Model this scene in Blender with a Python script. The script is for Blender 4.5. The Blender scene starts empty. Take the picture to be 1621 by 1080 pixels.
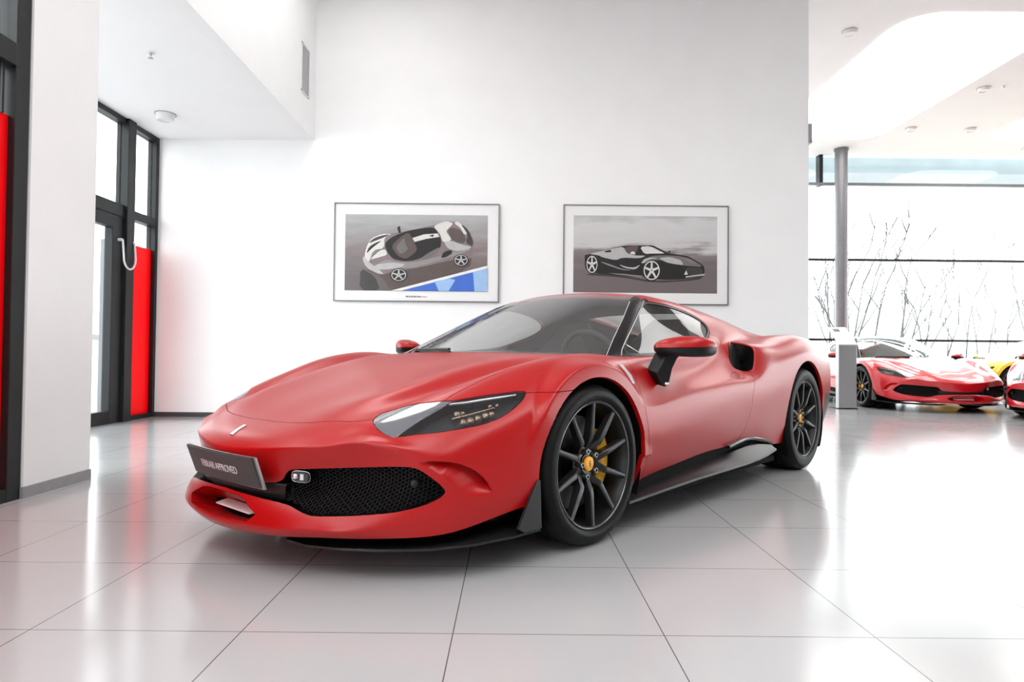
import bpy, bmesh, math, random
import numpy as np
from mathutils import Vector, Matrix
from mathutils.bvhtree import BVHTree

random.seed(7)
SC = bpy.context.scene
COL = SC.collection
PI = math.pi

# ------------------------------------------------------------------ helpers
def tag(o, label=None, cat=None, group=None, kind=None):
    if label: o['label'] = label
    if cat: o['category'] = cat
    if group: o['group'] = group
    if kind: o['kind'] = kind
    return o

def link_mesh(name, me, mat=None, parent=None):
    o = bpy.data.objects.new(name, me)
    COL.objects.link(o)
    if mat is not None:
        for m in (mat if isinstance(mat, (list, tuple)) else [mat]):
            me.materials.append(m)
    if parent is not None:
        o.parent = parent
    return o

def empty(name, loc=(0, 0, 0), rz=0.0):
    o = bpy.data.objects.new(name, None)
    o.empty_display_size = 0.2
    COL.objects.link(o)
    o.location = loc
    o.rotation_euler = (0, 0, rz)
    return o

class MB:
    """collects verts / faces of ONE mesh"""
    def __init__(s):
        s.v = []; s.f = []; s.mi = []; s.cur = 0
    def add(s, vs, fs):
        n = len(s.v)
        s.v += [tuple(map(float, q)) for q in vs]
        for f in fs:
            s.f.append([i + n for i in f]); s.mi.append(s.cur)
        return s
    def box(s, x0, x1, y0, y1, z0, z1):
        vs = [(x, y, z) for z in (z0, z1) for y in (y0, y1) for x in (x0, x1)]
        return s.add(vs, [(0, 2, 3, 1), (4, 5, 7, 6), (0, 1, 5, 4), (2, 6, 7, 3), (0, 4, 6, 2), (1, 3, 7, 5)])
    def hexa(s, bot, top):
        """8 corner solid: two quads"""
        return s.add(list(bot) + list(top), [(3, 2, 1, 0), (4, 5, 6, 7), (0, 1, 5, 4), (1, 2, 6, 5), (2, 3, 7, 6), (3, 0, 4, 7)])
    def grid(s, rows, closed_u=False, closed_v=False):
        nu = len(rows); nv = len(rows[0])
        vs = [q for r in rows for q in r]
        fs = []
        for i in range(nu if closed_u else nu - 1):
            for j in range(nv if closed_v else nv - 1):
                i2 = (i + 1) % nu; j2 = (j + 1) % nv
                fs.append((i * nv + j, i2 * nv + j, i2 * nv + j2, i * nv + j2))
        return s.add(vs, fs)
    def tube(s, pts, rad, n=10, cap=True):
        pts = [Vector(q) for q in pts]
        rads = rad if isinstance(rad, (list, tuple)) else [rad] * len(pts)
        rings = []
        up = Vector((0, 0, 1))
        prev = None
        for i, q in enumerate(pts):
            d = (pts[min(i + 1, len(pts) - 1)] - pts[max(i - 1, 0)]).normalized()
            if prev is None:
                a = d.cross(up)
                if a.length < 1e-3: a = d.cross(Vector((1, 0, 0)))
            else:
                a = prev - d * prev.dot(d)
            a.normalize(); prev = a
            b = d.cross(a)
            rings.append([q + (a * math.cos(t) + b * math.sin(t)) * rads[i] for t in [2 * PI * k / n for k in range(n)]])
        base = len(s.v)
        s.grid(rings, closed_v=True)
        if cap:
            m = len(rings)
            s.f.append([base + k for k in range(n)][::-1]); s.mi.append(s.cur)
            s.f.append([base + (m - 1) * n + k for k in range(n)]); s.mi.append(s.cur)
        return s
    def lathe(s, prof, n=48, axis='z', closed=False):
        """prof list of (r, h)"""
        rows = []
        for r, hh in prof:
            ring = []
            for k in range(n):
                a = 2 * PI * k / n
                if axis == 'z': ring.append((r * math.cos(a), r * math.sin(a), hh))
                else: ring.append((r * math.cos(a), hh, r * math.sin(a)))
            rows.append(ring)
        return s.grid(rows, closed_u=closed, closed_v=True)
    def prism(s, poly, fn, d0, d1):
        """poly 2D list extruded; fn(u,v,d)->xyz"""
        n = len(poly)
        vs = [fn(u, v, d0) for u, v in poly] + [fn(u, v, d1) for u, v in poly]
        fs = [list(range(n))[::-1], list(range(n, 2 * n))] + [(i, (i + 1) % n, n + (i + 1) % n, n + i) for i in range(n)]
        return s.add(vs, fs)
    def build(s, name, mat, parent=None, smooth=False, bevel=0, seg=2, sub=0, angle=40, fix=True):
        me = bpy.data.meshes.new(name)
        me.from_pydata(s.v, [], s.f)
        me.polygons.foreach_set('material_index', s.mi)
        if fix:
            bm = bmesh.new(); bm.from_mesh(me)
            bmesh.ops.remove_doubles(bm, verts=bm.verts, dist=1e-6)
            bmesh.ops.recalc_face_normals(bm, faces=bm.faces)
            bm.to_mesh(me); bm.free()
        o = link_mesh(name, me, mat, parent)
        if bevel:
            m = o.modifiers.new('bevel', 'BEVEL'); m.width = bevel; m.segments = seg; m.limit_method = 'ANGLE'; m.angle_limit = math.radians(35)
            m.harden_normals = False
        if sub:
            m = o.modifiers.new('subdivision', 'SUBSURF'); m.levels = sub; m.render_levels = sub
        if smooth or bevel or sub:
            me.polygons.foreach_set('use_smooth', [True] * len(me.polygons))
            if not sub and angle and not bevel:
                me.set_sharp_from_angle(angle=math.radians(angle))
        if bevel:
            me.set_sharp_from_angle(angle=math.radians(50))
        return o

def copy_tree(o, parent=None):
    c = o.copy(); COL.objects.link(c)
    if parent is not None: c.parent = parent
    for ch in o.children: copy_tree(ch, c)
    return c

# ------------------------------------------------------------------ materials
def mat(name, col, rough=0.5, metal=0.0, spec=0.5, noise=0.0, nscale=30.0, bump=0.0, coat=0.0, coat_rough=0.05,
        emit=None, estr=0.0, trans=0.0, ior=1.45, alpha=1.0, detail=3.0):
    m = bpy.data.materials.new(name); m.use_nodes = True
    nt = m.node_tree; b = nt.nodes['Principled BSDF']
    b.inputs['Base Color'].default_value = (*col, 1)
    b.inputs['Roughness'].default_value = rough
    b.inputs['Metallic'].default_value = metal
    b.inputs['Specular IOR Level'].default_value = spec
    b.inputs['Coat Weight'].default_value = coat
    b.inputs['Coat Roughness'].default_value = coat_rough
    b.inputs['Transmission Weight'].default_value = trans
    b.inputs['IOR'].default_value = ior
    b.inputs['Alpha'].default_value = alpha
    if emit:
        b.inputs['Emission Color'].default_value = (*emit, 1)
        b.inputs['Emission Strength'].default_value = estr
    if noise or bump:
        tc = nt.nodes.new('ShaderNodeTexCoord')
        n = nt.nodes.new('ShaderNodeTexNoise'); n.inputs['Scale'].default_value = nscale; n.inputs['Detail'].default_value = detail
        nt.links.new(tc.outputs['Object'], n.inputs['Vector'])
        if noise:
            r = nt.nodes.new('ShaderNodeValToRGB')
            r.color_ramp.elements[0].position = .3; r.color_ramp.elements[1].position = .7
            r.color_ramp.elements[0].color = (*[c * (1 - noise) for c in col], 1)
            r.color_ramp.elements[1].color = (*[min(1, c * (1 + noise)) for c in col], 1)
            nt.links.new(n.outputs['Fac'], r.inputs['Fac']); nt.links.new(r.outputs['Color'], b.inputs['Base Color'])
        if bump:
            bp = nt.nodes.new('ShaderNodeBump'); bp.inputs['Strength'].default_value = bump; bp.inputs['Distance'].default_value = .002
            nt.links.new(n.outputs['Fac'], bp.inputs['Height']); nt.links.new(bp.outputs['Normal'], b.inputs['Normal'])
    return m

def glass_mat(name, tint, rough=0.0, ior=1.45, power=5):
    """thin pane: clear, tinted, with a fresnel reflection"""
    m = bpy.data.materials.new(name); m.use_nodes = True
    nt = m.node_tree; nt.nodes.clear()
    out = nt.nodes.new('ShaderNodeOutputMaterial')
    tr = nt.nodes.new('ShaderNodeBsdfTransparent'); tr.inputs[0].default_value = (*tint, 1)
    gl = nt.nodes.new('ShaderNodeBsdfGlossy'); gl.inputs['Roughness'].default_value = rough
    lw = nt.nodes.new('ShaderNodeLayerWeight'); lw.inputs['Blend'].default_value = .5
    pw = nt.nodes.new('ShaderNodeMath'); pw.operation = 'POWER'; pw.inputs[1].default_value = power
    nt.links.new(lw.outputs['Facing'], pw.inputs[0])
    f0 = ((ior - 1) / (ior + 1)) ** 2
    fr = nt.nodes.new('ShaderNodeMath'); fr.operation = 'MULTIPLY_ADD'; fr.inputs[1].default_value = 1 - 1.6 * f0; fr.inputs[2].default_value = 1.6 * f0
    nt.links.new(pw.outputs[0], fr.inputs[0])
    mx = nt.nodes.new('ShaderNodeMixShader')
    nt.links.new(fr.outputs[0], mx.inputs[0]); nt.links.new(tr.outputs[0], mx.inputs[1]); nt.links.new(gl.outputs[0], mx.inputs[2])
    nt.links.new(mx.outputs[0], out.inputs[0])
    return m

def film_mat(name, col):
    m = bpy.data.materials.new(name); m.use_nodes = True
    nt = m.node_tree; nt.nodes.clear()
    out = nt.nodes.new('ShaderNodeOutputMaterial')
    tl = nt.nodes.new('ShaderNodeBsdfTranslucent'); tl.inputs[0].default_value = (*col, 1)
    df = nt.nodes.new('ShaderNodeBsdfPrincipled'); df.inputs['Base Color'].default_value = (*col, 1); df.inputs['Roughness'].default_value = .3
    mx = nt.nodes.new('ShaderNodeMixShader'); mx.inputs[0].default_value = .42
    nt.links.new(tl.outputs[0], mx.inputs[1]); nt.links.new(df.outputs[0], mx.inputs[2]); nt.links.new(mx.outputs[0], out.inputs[0])
    return m
M = {}
M['paint_satin'] = mat('satin_red_paint', (0.37, 0.0022, 0.003), rough=0.31, spec=0.55, noise=0.05, nscale=900, bump=0.0)
M['paint_gloss'] = mat('gloss_red_paint', (0.60, 0.006, 0.014), rough=0.28, coat=1.0, coat_rough=0.03, noise=0.03, nscale=700)
M['paint_yellow'] = mat('yellow_paint', (0.85, 0.55, 0.03), rough=0.3, coat=1.0, coat_rough=0.03, noise=0.03, nscale=700)
M['black_gloss'] = mat('gloss_black', (0.006, 0.006, 0.007), rough=0.16, noise=.1, nscale=200)
M['black_satin'] = mat('satin_black', (0.006, 0.006, 0.0065), rough=0.38, spec=.35, noise=.15, nscale=200)
M['black_matte'] = mat('matte_black', (0.003, 0.003, 0.003), rough=0.8, spec=.15, noise=.2, nscale=120)
M['carbon'] = mat('dark_carbon', (0.012, 0.012, 0.0125), rough=0.33, noise=.25, nscale=260)
M['black_pillar'] = mat('pillar_black', (0.004, 0.004, 0.0045), rough=0.2, spec=.2, noise=.1, nscale=200)
M['rubber'] = mat('tyre_rubber', (0.004, 0.004, 0.004), rough=0.5, spec=.2, noise=.25, nscale=90, bump=.1)
M['rim'] = mat('dark_grey_rim', (0.030, 0.030, 0.032), rough=0.28, metal=0.5, noise=.1, nscale=80)
M['rim_edge'] = mat('rim_edge_metal', (0.20, 0.20, 0.205), rough=0.25, metal=0.9, noise=.05, nscale=80)
M['yellow'] = mat('amber_enamel', (0.90, 0.38, 0.015), rough=0.4, noise=.05, nscale=50)
M['caliper'] = mat('caliper_yellow', (0.95, 0.46, 0.02), rough=0.4, noise=.06, nscale=50)
M['disc'] = mat('brake_disc_grey', (0.008, 0.008, 0.009), rough=0.45, metal=0.2, noise=.3, nscale=60)
M['chrome'] = mat('chrome', (0.75, 0.75, 0.76), rough=0.12, metal=1.0, noise=.03, nscale=40)
M['emblem_silver'] = mat('emblem_silver', (.8, .8, .82), rough=.3, metal=.35, noise=.03, nscale=60)
M['silver'] = mat('satin_silver', (0.55, 0.55, 0.56), rough=0.3, metal=.9, noise=.04, nscale=60)
M['steel'] = mat('brushed_steel', (0.58, 0.59, 0.60), rough=0.28, metal=.9, noise=.02, nscale=4)
M['plate'] = mat('plate_grey', (0.045, 0.047, 0.048), rough=0.45, noise=.05, nscale=60)
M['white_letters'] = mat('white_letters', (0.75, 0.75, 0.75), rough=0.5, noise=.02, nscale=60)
M['lamp_dark'] = mat('lamp_housing', (0.020, 0.021, 0.024), rough=0.25, noise=.1, nscale=80)
M['lamp_grey'] = mat('lamp_duct_grey', (0.10, 0.11, 0.13), rough=0.12, noise=.05, nscale=80, coat=1.0)
_b = M['lamp_grey'].node_tree.nodes['Principled BSDF']; _b.inputs['Specular IOR Level'].default_value = 1.0; _b.inputs['Coat IOR'].default_value = 2.1
M['amber_glass'] = mat('amber_reflector', (0.34, 0.24, 0.17), rough=0.18, metal=.8, noise=.6, nscale=140, bump=.5)
M['mesh_black'] = mat('grille_black', (0.003, 0.003, 0.0033), rough=0.42, spec=.25, noise=.1, nscale=200)
M['leather'] = mat('dark_leather', (0.02, 0.02, 0.021), rough=0.55, noise=.2, nscale=160, bump=.1)
M['leather_grey'] = mat('grey_alcantara', (0.05, 0.05, 0.053), rough=0.8, noise=.2, nscale=160)
M['windshield'] = glass_mat('windshield_glass', (0.88, 0.90, 0.87), ior=1.95, power=3.8)
M['side_glass'] = glass_mat('side_window_glass', (0.40, 0.42, 0.42), ior=1.38, power=5.5)
M['lens'] = glass_mat('headlight_lens', (0.88, 0.9, 0.92), ior=1.6)
# ------------------------------------------------------------------ car body cage
# car axes: x forward, y to the car's left, z up; origin on the floor, mid wheelbase
# every station: lines v0..v12 from the centre line over the shoulder to the sill
def side(zs, ys):
    return list(zip(ys, zs))

ST = []   # stations rear -> front : 13 points
def st(x, pts):
    ST.append([(q if len(q) == 3 else (x, q[0], q[1])) for q in pts])

def low(x, y8, z8, y12, z12, bul=0.012):
    """lines 8..12 of the lower flank"""
    r = []
    for t, b in ((0, 0), (.27, 1.0), (.55, .9), (.8, .5), (1, 0)):
        r.append((x, y8 + (y12 - y8) * t * t + bul * b, z8 + (z12 - z8) * t))
    return r

# tail edge (row v5 runs round it)
st(-2.05, [(-2.13, 0, .930), (-2.13, .25, .930), (-2.125, .45, .932), (-2.115, .60, .934), (-2.09, .70, .930), (-2.05, .785, .912),
           (-2.05, .85, .865), (-2.045, .885, .80), (-2.04, .895, .74), (-2.04, .90, .61), (-2.03, .89, .48), (-2.00, .87, .38), (-1.97, .85, .30)])
st(-1.88, [(0, .935), (.25, .936), (.45, .940), (.60, .944), (.71, .944), (.80, .930), (.88, .885), (.925, .80), (.94, .74), (.948, .60), (.94, .46), (.925, .36), (.90, .28)])
st(-1.62, [(0, .945), (.25, .945), (.45, .944), (.60, .941), (.71, .944), (.815, .948), (.902, .905), (.947, .83), (.962, .76), (.972, .60), (.962, .45), (.95, .35), (.93, .25)])
st(-1.30, [(0, .975), (.25, .975), (.45, .995), (.575, .970), (.69, .940), (.82, .955), (.91, .918), (.96, .85), (.976, .79), (.984, .62), (.978, .46), (.966, .34), (.94, .22)])
st(-1.02, [(0, 1.02), (.25, 1.02), (.45, 1.048), (.57, 1.005), (.68, .945), (.80, .938), (.90, .895), (.955, .82), (.972, .76), (.982, .60), (.976, .45), (.964, .34), (.93, .22)])
st(-0.78, [(0, 1.09), (.25, 1.085), (.445, 1.083), (.57, 1.038), (.675, .958), (.775, .905), (.885, .870), (.945, .79), (.962, .725)] + low(-.78, .965, .73, .925, .225)[1:])
st(-0.56, [(0, 1.145), (.25, 1.14), (.44, 1.115), (.575, 1.062), (.68, .962), (.765, .892), (.885, .860), (.945, .735), (.958, .675)] + low(-.56, .960, .68, .925, .262)[1:])
st(-0.37, [(0, 1.175), (.25, 1.167), (.43, 1.140), (.578, 1.078), (.69, .960), (.745, .878), (-.36, .778, .84), (-.36, .906, .692), (-.36, .952, .652)] + low(-.37, .955, .655, .925, .288)[1:])
st(-0.18, [(0, 1.188), (.25, 1.180), (.425, 1.155), (.57, 1.102), (.72, .925), (.765, .862), (.806, .785), (.924, .671), (.951, .634)] + low(-.18, .951, .634, .922, .286)[1:])
st(0.02, [(0, 1.188), (.25, 1.181), (.42, 1.160), (.56, 1.115), (.765, .845), (.805, .815), (.838, .742), (.935, .652), (.952, .616)] + low(.02, .952, .616, .92, .278)[1:])
st(0.24, [(.32, 0, 1.166), (.31, .25, 1.158), (.27, .41, 1.142), (.235, .525, 1.122), (.795, .808), (.83, .793), (.860, .715), (.941, .632), (.954, .597)] + low(.24, .954, .597, .915, .272)[1:])
st(0.56, [(.75, 0, .995), (.735, .27, .990), (.65, .49, .980), (.575, .648, .970), (.815, .796), (.85, .784), (.884, .700), (.947, .605), (.958, .570)] + low(.56, .958, .57, .91, .245)[1:])
st(0.88, [(1.20, 0, .803), (1.16, .27, .802), (1.06, .55, .798), (.93, .775, .789), (.90, .825, .787), (.90, .86, .778), (.895, .905, .715), (.915, .952, .578), (.905, .960, .545)] + low(.905, .960, .545, .91, .212)[1:])
st(1.10, [(1.43, 0, .768), (1.39, .27, .770), (1.29, .52, .785), (1.16, .69, .779), (1.12, .77, .795), (1.10, .84, .795), (1.10, .905, .755), (1.10, .948, .68), (1.10, .958, .63), (1.10, .963, .5), (1.10, .96, .36), (1.10, .945, .26), (1.10, .92, .16)])
st(1.30, [(1.62, 0, .723), (1.59, .25, .728), (1.50, .485, .757), (1.37, .64, .745), (1.32, .73, .785), (1.30, .81, .792), (1.30, .89, .762), (1.30, .94, .705), (1.30, .958, .66), (1.30, .966, .55), (1.30, .964, .42), (1.30, .955, .30), (1.30, .93, .18)])
st(1.52, [(1.82, 0, .672), (1.80, .23, .677), (1.72, .465, .708), (1.60, .60, .693), (1.56, .70, .742), (1.53, .785, .753), (1.52, .865, .718), (1.52, .922, .66), (1.52, .945, .61), (1.54, .958, .5), (1.56, .957, .39), (1.58, .95, .30), (1.60, .93, .22)])
st(1.74, [(2.02, 0, .615), (2.00, .21, .620), (1.93, .435, .652), (1.84, .555, .634), (1.80, .65, .677), (1.76, .745, .680), (1.75, .825, .640), (1.75, .885, .585), (1.75, .915, .535), (1.75, .928, .44), (1.75, .928, .36), (1.75, .925, .30), (1.75, .912, .225)])
st(1.95, [(2.17, 0, .565), (2.155, .20, .571), (2.105, .405, .598), (2.03, .525, .588), (2.0, .61, .612), (1.97, .70, .608), (1.95, .78, .568), (1.94, .835, .515), (1.93, .862, .465), (1.92, .87, .40), (1.92, .872, .33), (1.93, .87, .26), (1.94, .855, .185)])
st(2.15, [(2.29, 0, .518), (2.275, .19, .524), (2.235, .37, .542), (2.19, .485, .546), (2.165, .57, .545), (2.125, .655, .532), (2.105, .725, .500), (2.09, .77, .462), (2.085, .79, .425), (2.075, .80, .37), (2.07, .805, .31), (2.08, .80, .235), (2.09, .785, .165)])

# fascia columns (beside hood lines v4..v0) rows 6..12
FC = [
 [(2.189, .605, .508), (2.215, .637, .484), (2.195, .635, .42), (2.185, .64, .34), (2.225, .645, .255), (2.262, .645, .197), (2.245, .63, .160)],
 [(2.247, .50, .500), (2.286, .51, .470), (2.265, .51, .405), (2.25, .515, .33), (2.31, .515, .25), (2.345, .51, .187), (2.325, .495, .155)],
 [(2.312, .375, .497), (2.362, .38, .457), (2.340, .38, .385), (2.32, .38, .315), (2.38, .38, .25), (2.413, .375, .180), (2.39, .365, .148)],
 [(2.365, .19, .486), (2.418, .195, .438), (2.405, .195, .35), (2.395, .195, .295), (2.43, .195, .252), (2.455, .19, .173), (2.432, .185, .139)],
 [(2.385, 0, .480), (2.440, 0, .428), (2.425, 0, .335), (2.415, 0, .285), (2.435, 0, .25), (2.465, 0, .170), (2.445, 0, .135)],
]
# rear columns (beside tail lines v4..v0) rows 6..12
RC = []
for y, dx in ((.70, .03), (.60, .01), (.45, 0), (.25, 0), (0, 0)):
    RC.append([(-2.115 + dx, y * 1.02, .885), (-2.085 + dx, y * 1.04, .80), (-2.075 + dx, y * 1.05, .73), (-2.10 + dx, y * 1.06, .61), (-2.13 + dx, y * 1.05, .48), (-2.09 + dx, y * 1.03, .37), (-2.02 + dx, y * 1.0, .29)])

def build_cage():
    verts = []; idx = {}
    def V(key, co):
        idx[key] = len(verts); verts.append(co)
    NS = len(ST)
    for i in range(NS):
        for j in range(13): V(('s', i, j), ST[i][j])
    for c in range(5):
        for r in range(7):
            V(('f', c, r), FC[c][r]); V(('r', c, r), RC[c][r])
    faces = []; reg = []
    def F(keys, m=0):
        faces.append([idx[k] for k in keys]); reg.append(m)
    IH = 10; IC = 12     # header and cowl stations
    for i in range(NS - 1):
        for j in range(12):
            m = 0
            if IH <= i < IC and j < 3: m = 1            # windshield
            elif IH <= i < IC and j == 3: m = 2          # side glass zone
            elif 7 <= i < IH and j == 3: m = 2
            F([('s', i, j), ('s', i, j + 1), ('s', i + 1, j + 1), ('s', i + 1, j)], m)
    def ring(tagc, i, flip):
        # column k: hood line v(5-k); row r: rows 5..12
        def key(k, r):
            if k == 0: return ('s', i, r)
            if r == 5: return ('s', i, 5 - k)
            return (tagc, k - 1, r - 6)
        for k in range(5):
            for r in range(5, 12):
                q = [key(k, r), key(k, r + 1), key(k + 1, r + 1), key(k + 1, r)]
                F(q[::-1] if flip else q, 0)
    ring('f', NS - 1, False)
    ring('r', 0, True)
    # mirror
    n = len(verts); mv = []; mp = []
    for k, (x, y, z) in enumerate(verts):
        if abs(y) < 1e-6: mp.append(k)
        else:
            mp.append(n + len(mv)); mv.append((x, -y, z))
    allv = verts + mv
    allf = [f[::-1] for f in faces] + [[mp[k] for k in f] for f in faces]
    allr = reg + reg
    cre = {}
    def C(k1, k2, w):
        a, b = idx[k1], idx[k2]
        cre[tuple(sorted((a, b)))] = w; cre[tuple(sorted((mp[a], mp[b])))] = w
    for j in range(3):
        C(('s', IC, j), ('s', IC, j + 1), .95)
        C(('s', IH, j), ('s', IH, j + 1), .25)
    for i in range(IH, IC): C(('s', i, 3), ('s', i + 1, 3), .75)
    C(('s', IC, 3), ('s', IC, 4), .9)
    for i in range(7, IH): C(('s', i, 3), ('s', i + 1, 3), .35)
    for i in range(8, IC): C(('s', i, 4), ('s', i + 1, 4), .95)
    for i in range(7, 12): C(('s', i, 7), ('s', i + 1, 7), .85)
    for i in range(12, 17): C(('s', i, 2), ('s', i + 1, 2), .35)
    for c in range(4): C(('f', c, 1), ('f', c + 1, 1), .8)
    C(('s', NS - 1, 7), ('f', 0, 1), .3)
    for c in range(4): C(('f', c, 5), ('f', c + 1, 5), .35)
    for c in range(4): C(('r', c, 0), ('r', c + 1, 0), .4)
    return allv, allf, allr, cre

def subdivided_body(levels):
    v, f, reg, cre = build_cage()
    target = np.array(v); cage = target.copy()
    me = bpy.data.meshes.new('cage'); me.from_pydata([tuple(q) for q in cage], [], f)
    me.polygons.foreach_set('material_index', reg)
    at = me.attributes.new('crease_edge', 'FLOAT', 'EDGE')
    for e in me.edges:
        at.data[e.index].value = cre.get(tuple(sorted(e.vertices)), 0.0)
    for k in range(3): me.materials.append(None)
    o = bpy.data.objects.new('cage', me); COL.objects.link(o)
    md = o.modifiers.new('s', 'SUBSURF'); md.levels = 2; md.boundary_smooth = 'PRESERVE_CORNERS'
    n = len(v)
    for it in range(5):
        dg = bpy.context.evaluated_depsgraph_get(); dg.update()
        ev = o.evaluated_get(dg).to_mesh()
        co = np.empty(len(ev.vertices) * 3); ev.vertices.foreach_get('co', co)
        lim = co.reshape(-1, 3)[:n]
        o.evaluated_get(dg).to_mesh_clear()
        cage = cage + .75 * (target - lim)
        me.vertices.foreach_set('co', cage.ravel()); me.update()
    md.levels = levels
    dg = bpy.context.evaluated_depsgraph_get(); dg.update()
    res = bpy.data.meshes.new_from_object(o.evaluated_get(dg))
    bpy.data.objects.remove(o)
    return res
# ------------------------------------------------------------------ cutting the body into panels
def sdpoly(P, poly):
    """signed distance (negative inside) of points P[n,2] to a closed polygon"""
    poly = np.array(poly, float); n = len(poly)
    d = np.full(len(P), 1e9); inside = np.zeros(len(P), bool)
    for i in range(n):
        a = poly[i]; b = poly[(i + 1) % n]
        e = b - a; w = P - a
        t = np.clip((w @ e) / max(e @ e, 1e-12), 0, 1)
        d = np.minimum(d, np.hypot(*(w - t[:, None] * e).T))
        c1 = (a[1] <= P[:, 1]) & (b[1] > P[:, 1]); c2 = (b[1] <= P[:, 1]) & (a[1] > P[:, 1])
        cr = e[0] * w[:, 1] - e[1] * w[:, 0]
        inside ^= (c1 & (cr > 0)) | (c2 & (cr < 0))
    return np.where(inside, -d, d)

def smooth_poly(pts, it=1):
    """corner cutting of a closed outline"""
    p = [np.array(q, float) for q in pts]
    for _ in range(it):
        r = []
        for i in range(len(p)):
            a, b = p[i], p[(i + 1) % len(p)]
            r += [a * .8 + b * .2, a * .2 + b * .8]
        p = r
    return [tuple(q) for q in p]

HEADLIGHT = [(2.157, .563), (2.093, .543), (2.042, .581), (1.981, .666), (1.943, .702), (1.918, .730), (1.817, .783), (1.733, .826), (1.682, .852), (1.660, .868),
             (1.697, .879), (1.755, .880), (1.813, .872), (1.883, .850), (1.963, .812), (2.037, .770), (2.146, .680), (2.162, .644), (2.168, .606)]
MOUTH = [(0, .275), (.184, .272), (.327, .264), (.388, .257), (.445, .239), (.483, .230), (.605, .238), (.721, .253), (.781, .273), (.815, .297), (.826, .319),
         (.807, .353), (.770, .391), (.737, .405), (.485, .385), (.365, .376), (.340, .369), (.300, .322), (.192, .313), (0, .306)]
MOUTH_F = MOUTH + [(-.1, .306), (-.1, .275)]
LIPMOUTH = [(.0, .262), (.120, .261), (.165, .256), (.263, .216), (.225, .188), (.0, .182), (-.1, .182), (-.1, .262)]
SCOOP = [(.765, .420), (.800, .425), (.840, .417), (.865, .388), (.882, .345), (.892, .298), (.875, .290), (.856, .300), (.843, .330), (.822, .368), (.790, .402), (.760, .412)]
WINDOW = [(.885, .792), (.55, .9695), (.235, 1.108), (.18, 1.113), (.05, 1.106), (-.10, 1.088), (-.23, 1.058), (-.315, 1.022), (-.335, .985), (-.30, .945), (-.235, .915),
          (-.15, .888), (-.03, .852), (.10, .826), (.35, .806), (.60, .797)]
DOOR = [(.943, .800), (.946, .750), (.937, .718), (.937, .676), (.932, .624), (.926, .564), (.922, .529), (.905, .444), (.888, .375), (.877, .290), (.876, .15), (.2, .15), (-.10, .20),
        (-.18, .30), (-.254, .351), (-.305, .439), (-.322, .499), (-.330, .563), (-.395, .665), (-.400, .692), (-.345, .705), (-.30, .74), (-.335, .80), (-.365, .86), (-.378, .903), (-.345, .925), (-.30, .932),
        (-.29, 1.0), (0, 1.2), (.5, 1.1), (.93, .86)]
HOOD = [(2.277, -.1), (2.277, .0), (2.277, .13), (2.264, .315), (2.215, .43), (2.163, .545), (2.12, .60), (1.95, .72), (1.924, .703), (1.781, .714), (1.613, .733), (1.50, .748), (1.30, .765), (1.10, .778),
        (.97, .786), (.90, .80), (.80, .80), (.80, -.1)]
INTAKE = [(-.463, .885), (-.50, .884), (-.545, .862), (-.535, .825), (-.475, .737), (-.430, .704), (-.345, .707), (-.275, .728), (-.345, .80), (-.40, .865)]
PILLAR_IN = [(1.5, .705), (.929, .742), (.775, .688), (.552, .606), (.345, .520), (.30, .500), (.10, .46), (.10, -.1), (1.5, -.1)]   # windshield side (x,y)
ARCH_F = (1.300, .330, .372); ARCH_R = (-1.300, .362, .405)

def F_xz(poly, ymin, zmin=-9, zmax=9, x0=-9, x1=9):
    def f(c):
        v = sdpoly(c[:, [0, 2]], poly)
        out = (c[:, 1] < ymin) | (c[:, 2] < zmin) | (c[:, 2] > zmax) | (c[:, 0] < x0) | (c[:, 0] > x1)
        return np.where(out, np.maximum(v, .05), v)
    return f
def F_yz(poly, xmin):
    def f(c):
        v = sdpoly(c[:, [1, 2]], poly)
        return np.where(c[:, 0] < xmin, np.maximum(v, .05), v)
    return f
def F_xy(poly, zmin, x0=-9, x1=9):
    def f(c):
        v = sdpoly(c[:, [0, 1]], poly)
        out = (c[:, 2] < zmin) | (c[:, 0] < x0) | (c[:, 0] > x1)
        return np.where(out, np.maximum(v, .05), v)
    return f
def F_arch(a):
    def f(c):
        v = np.hypot(c[:, 0] - a[0], c[:, 2] - a[1]) - a[2]
        return np.where(c[:, 1] < .6, np.maximum(v, .05), v)
    return f

f_head = F_xy(HEADLIGHT, .40, 1.5, 2.4)
f_split = lambda c: np.where((c[:, 0] > 1.6) & (c[:, 2] > .4) & (c[:, 2] < .75), -(((c[:, 0] - 2.147) * (.724 - .678) - (c[:, 1] - .678) * (1.94 - 2.147)) / .212), 1.0)
f_mouth = F_yz(MOUTH_F, 1.75)
f_lip = F_yz(LIPMOUTH, 1.75)
f_scoop = F_yz(SCOOP, 1.75)
f_win = F_xz(WINDOW, .45, .77)
f_win_in = lambda c: f_win(c) + .013
f_door = F_xz(DOOR, .5)
f_hood = F_xy(HOOD, .45, .78)
f_intake = F_xz(INTAKE, .70, .6)
f_pillar = F_xy(PILLAR_IN, .78, .15, 1.45)
f_archf = F_arch(ARCH_F); f_archr = F_arch(ARCH_R)
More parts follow.
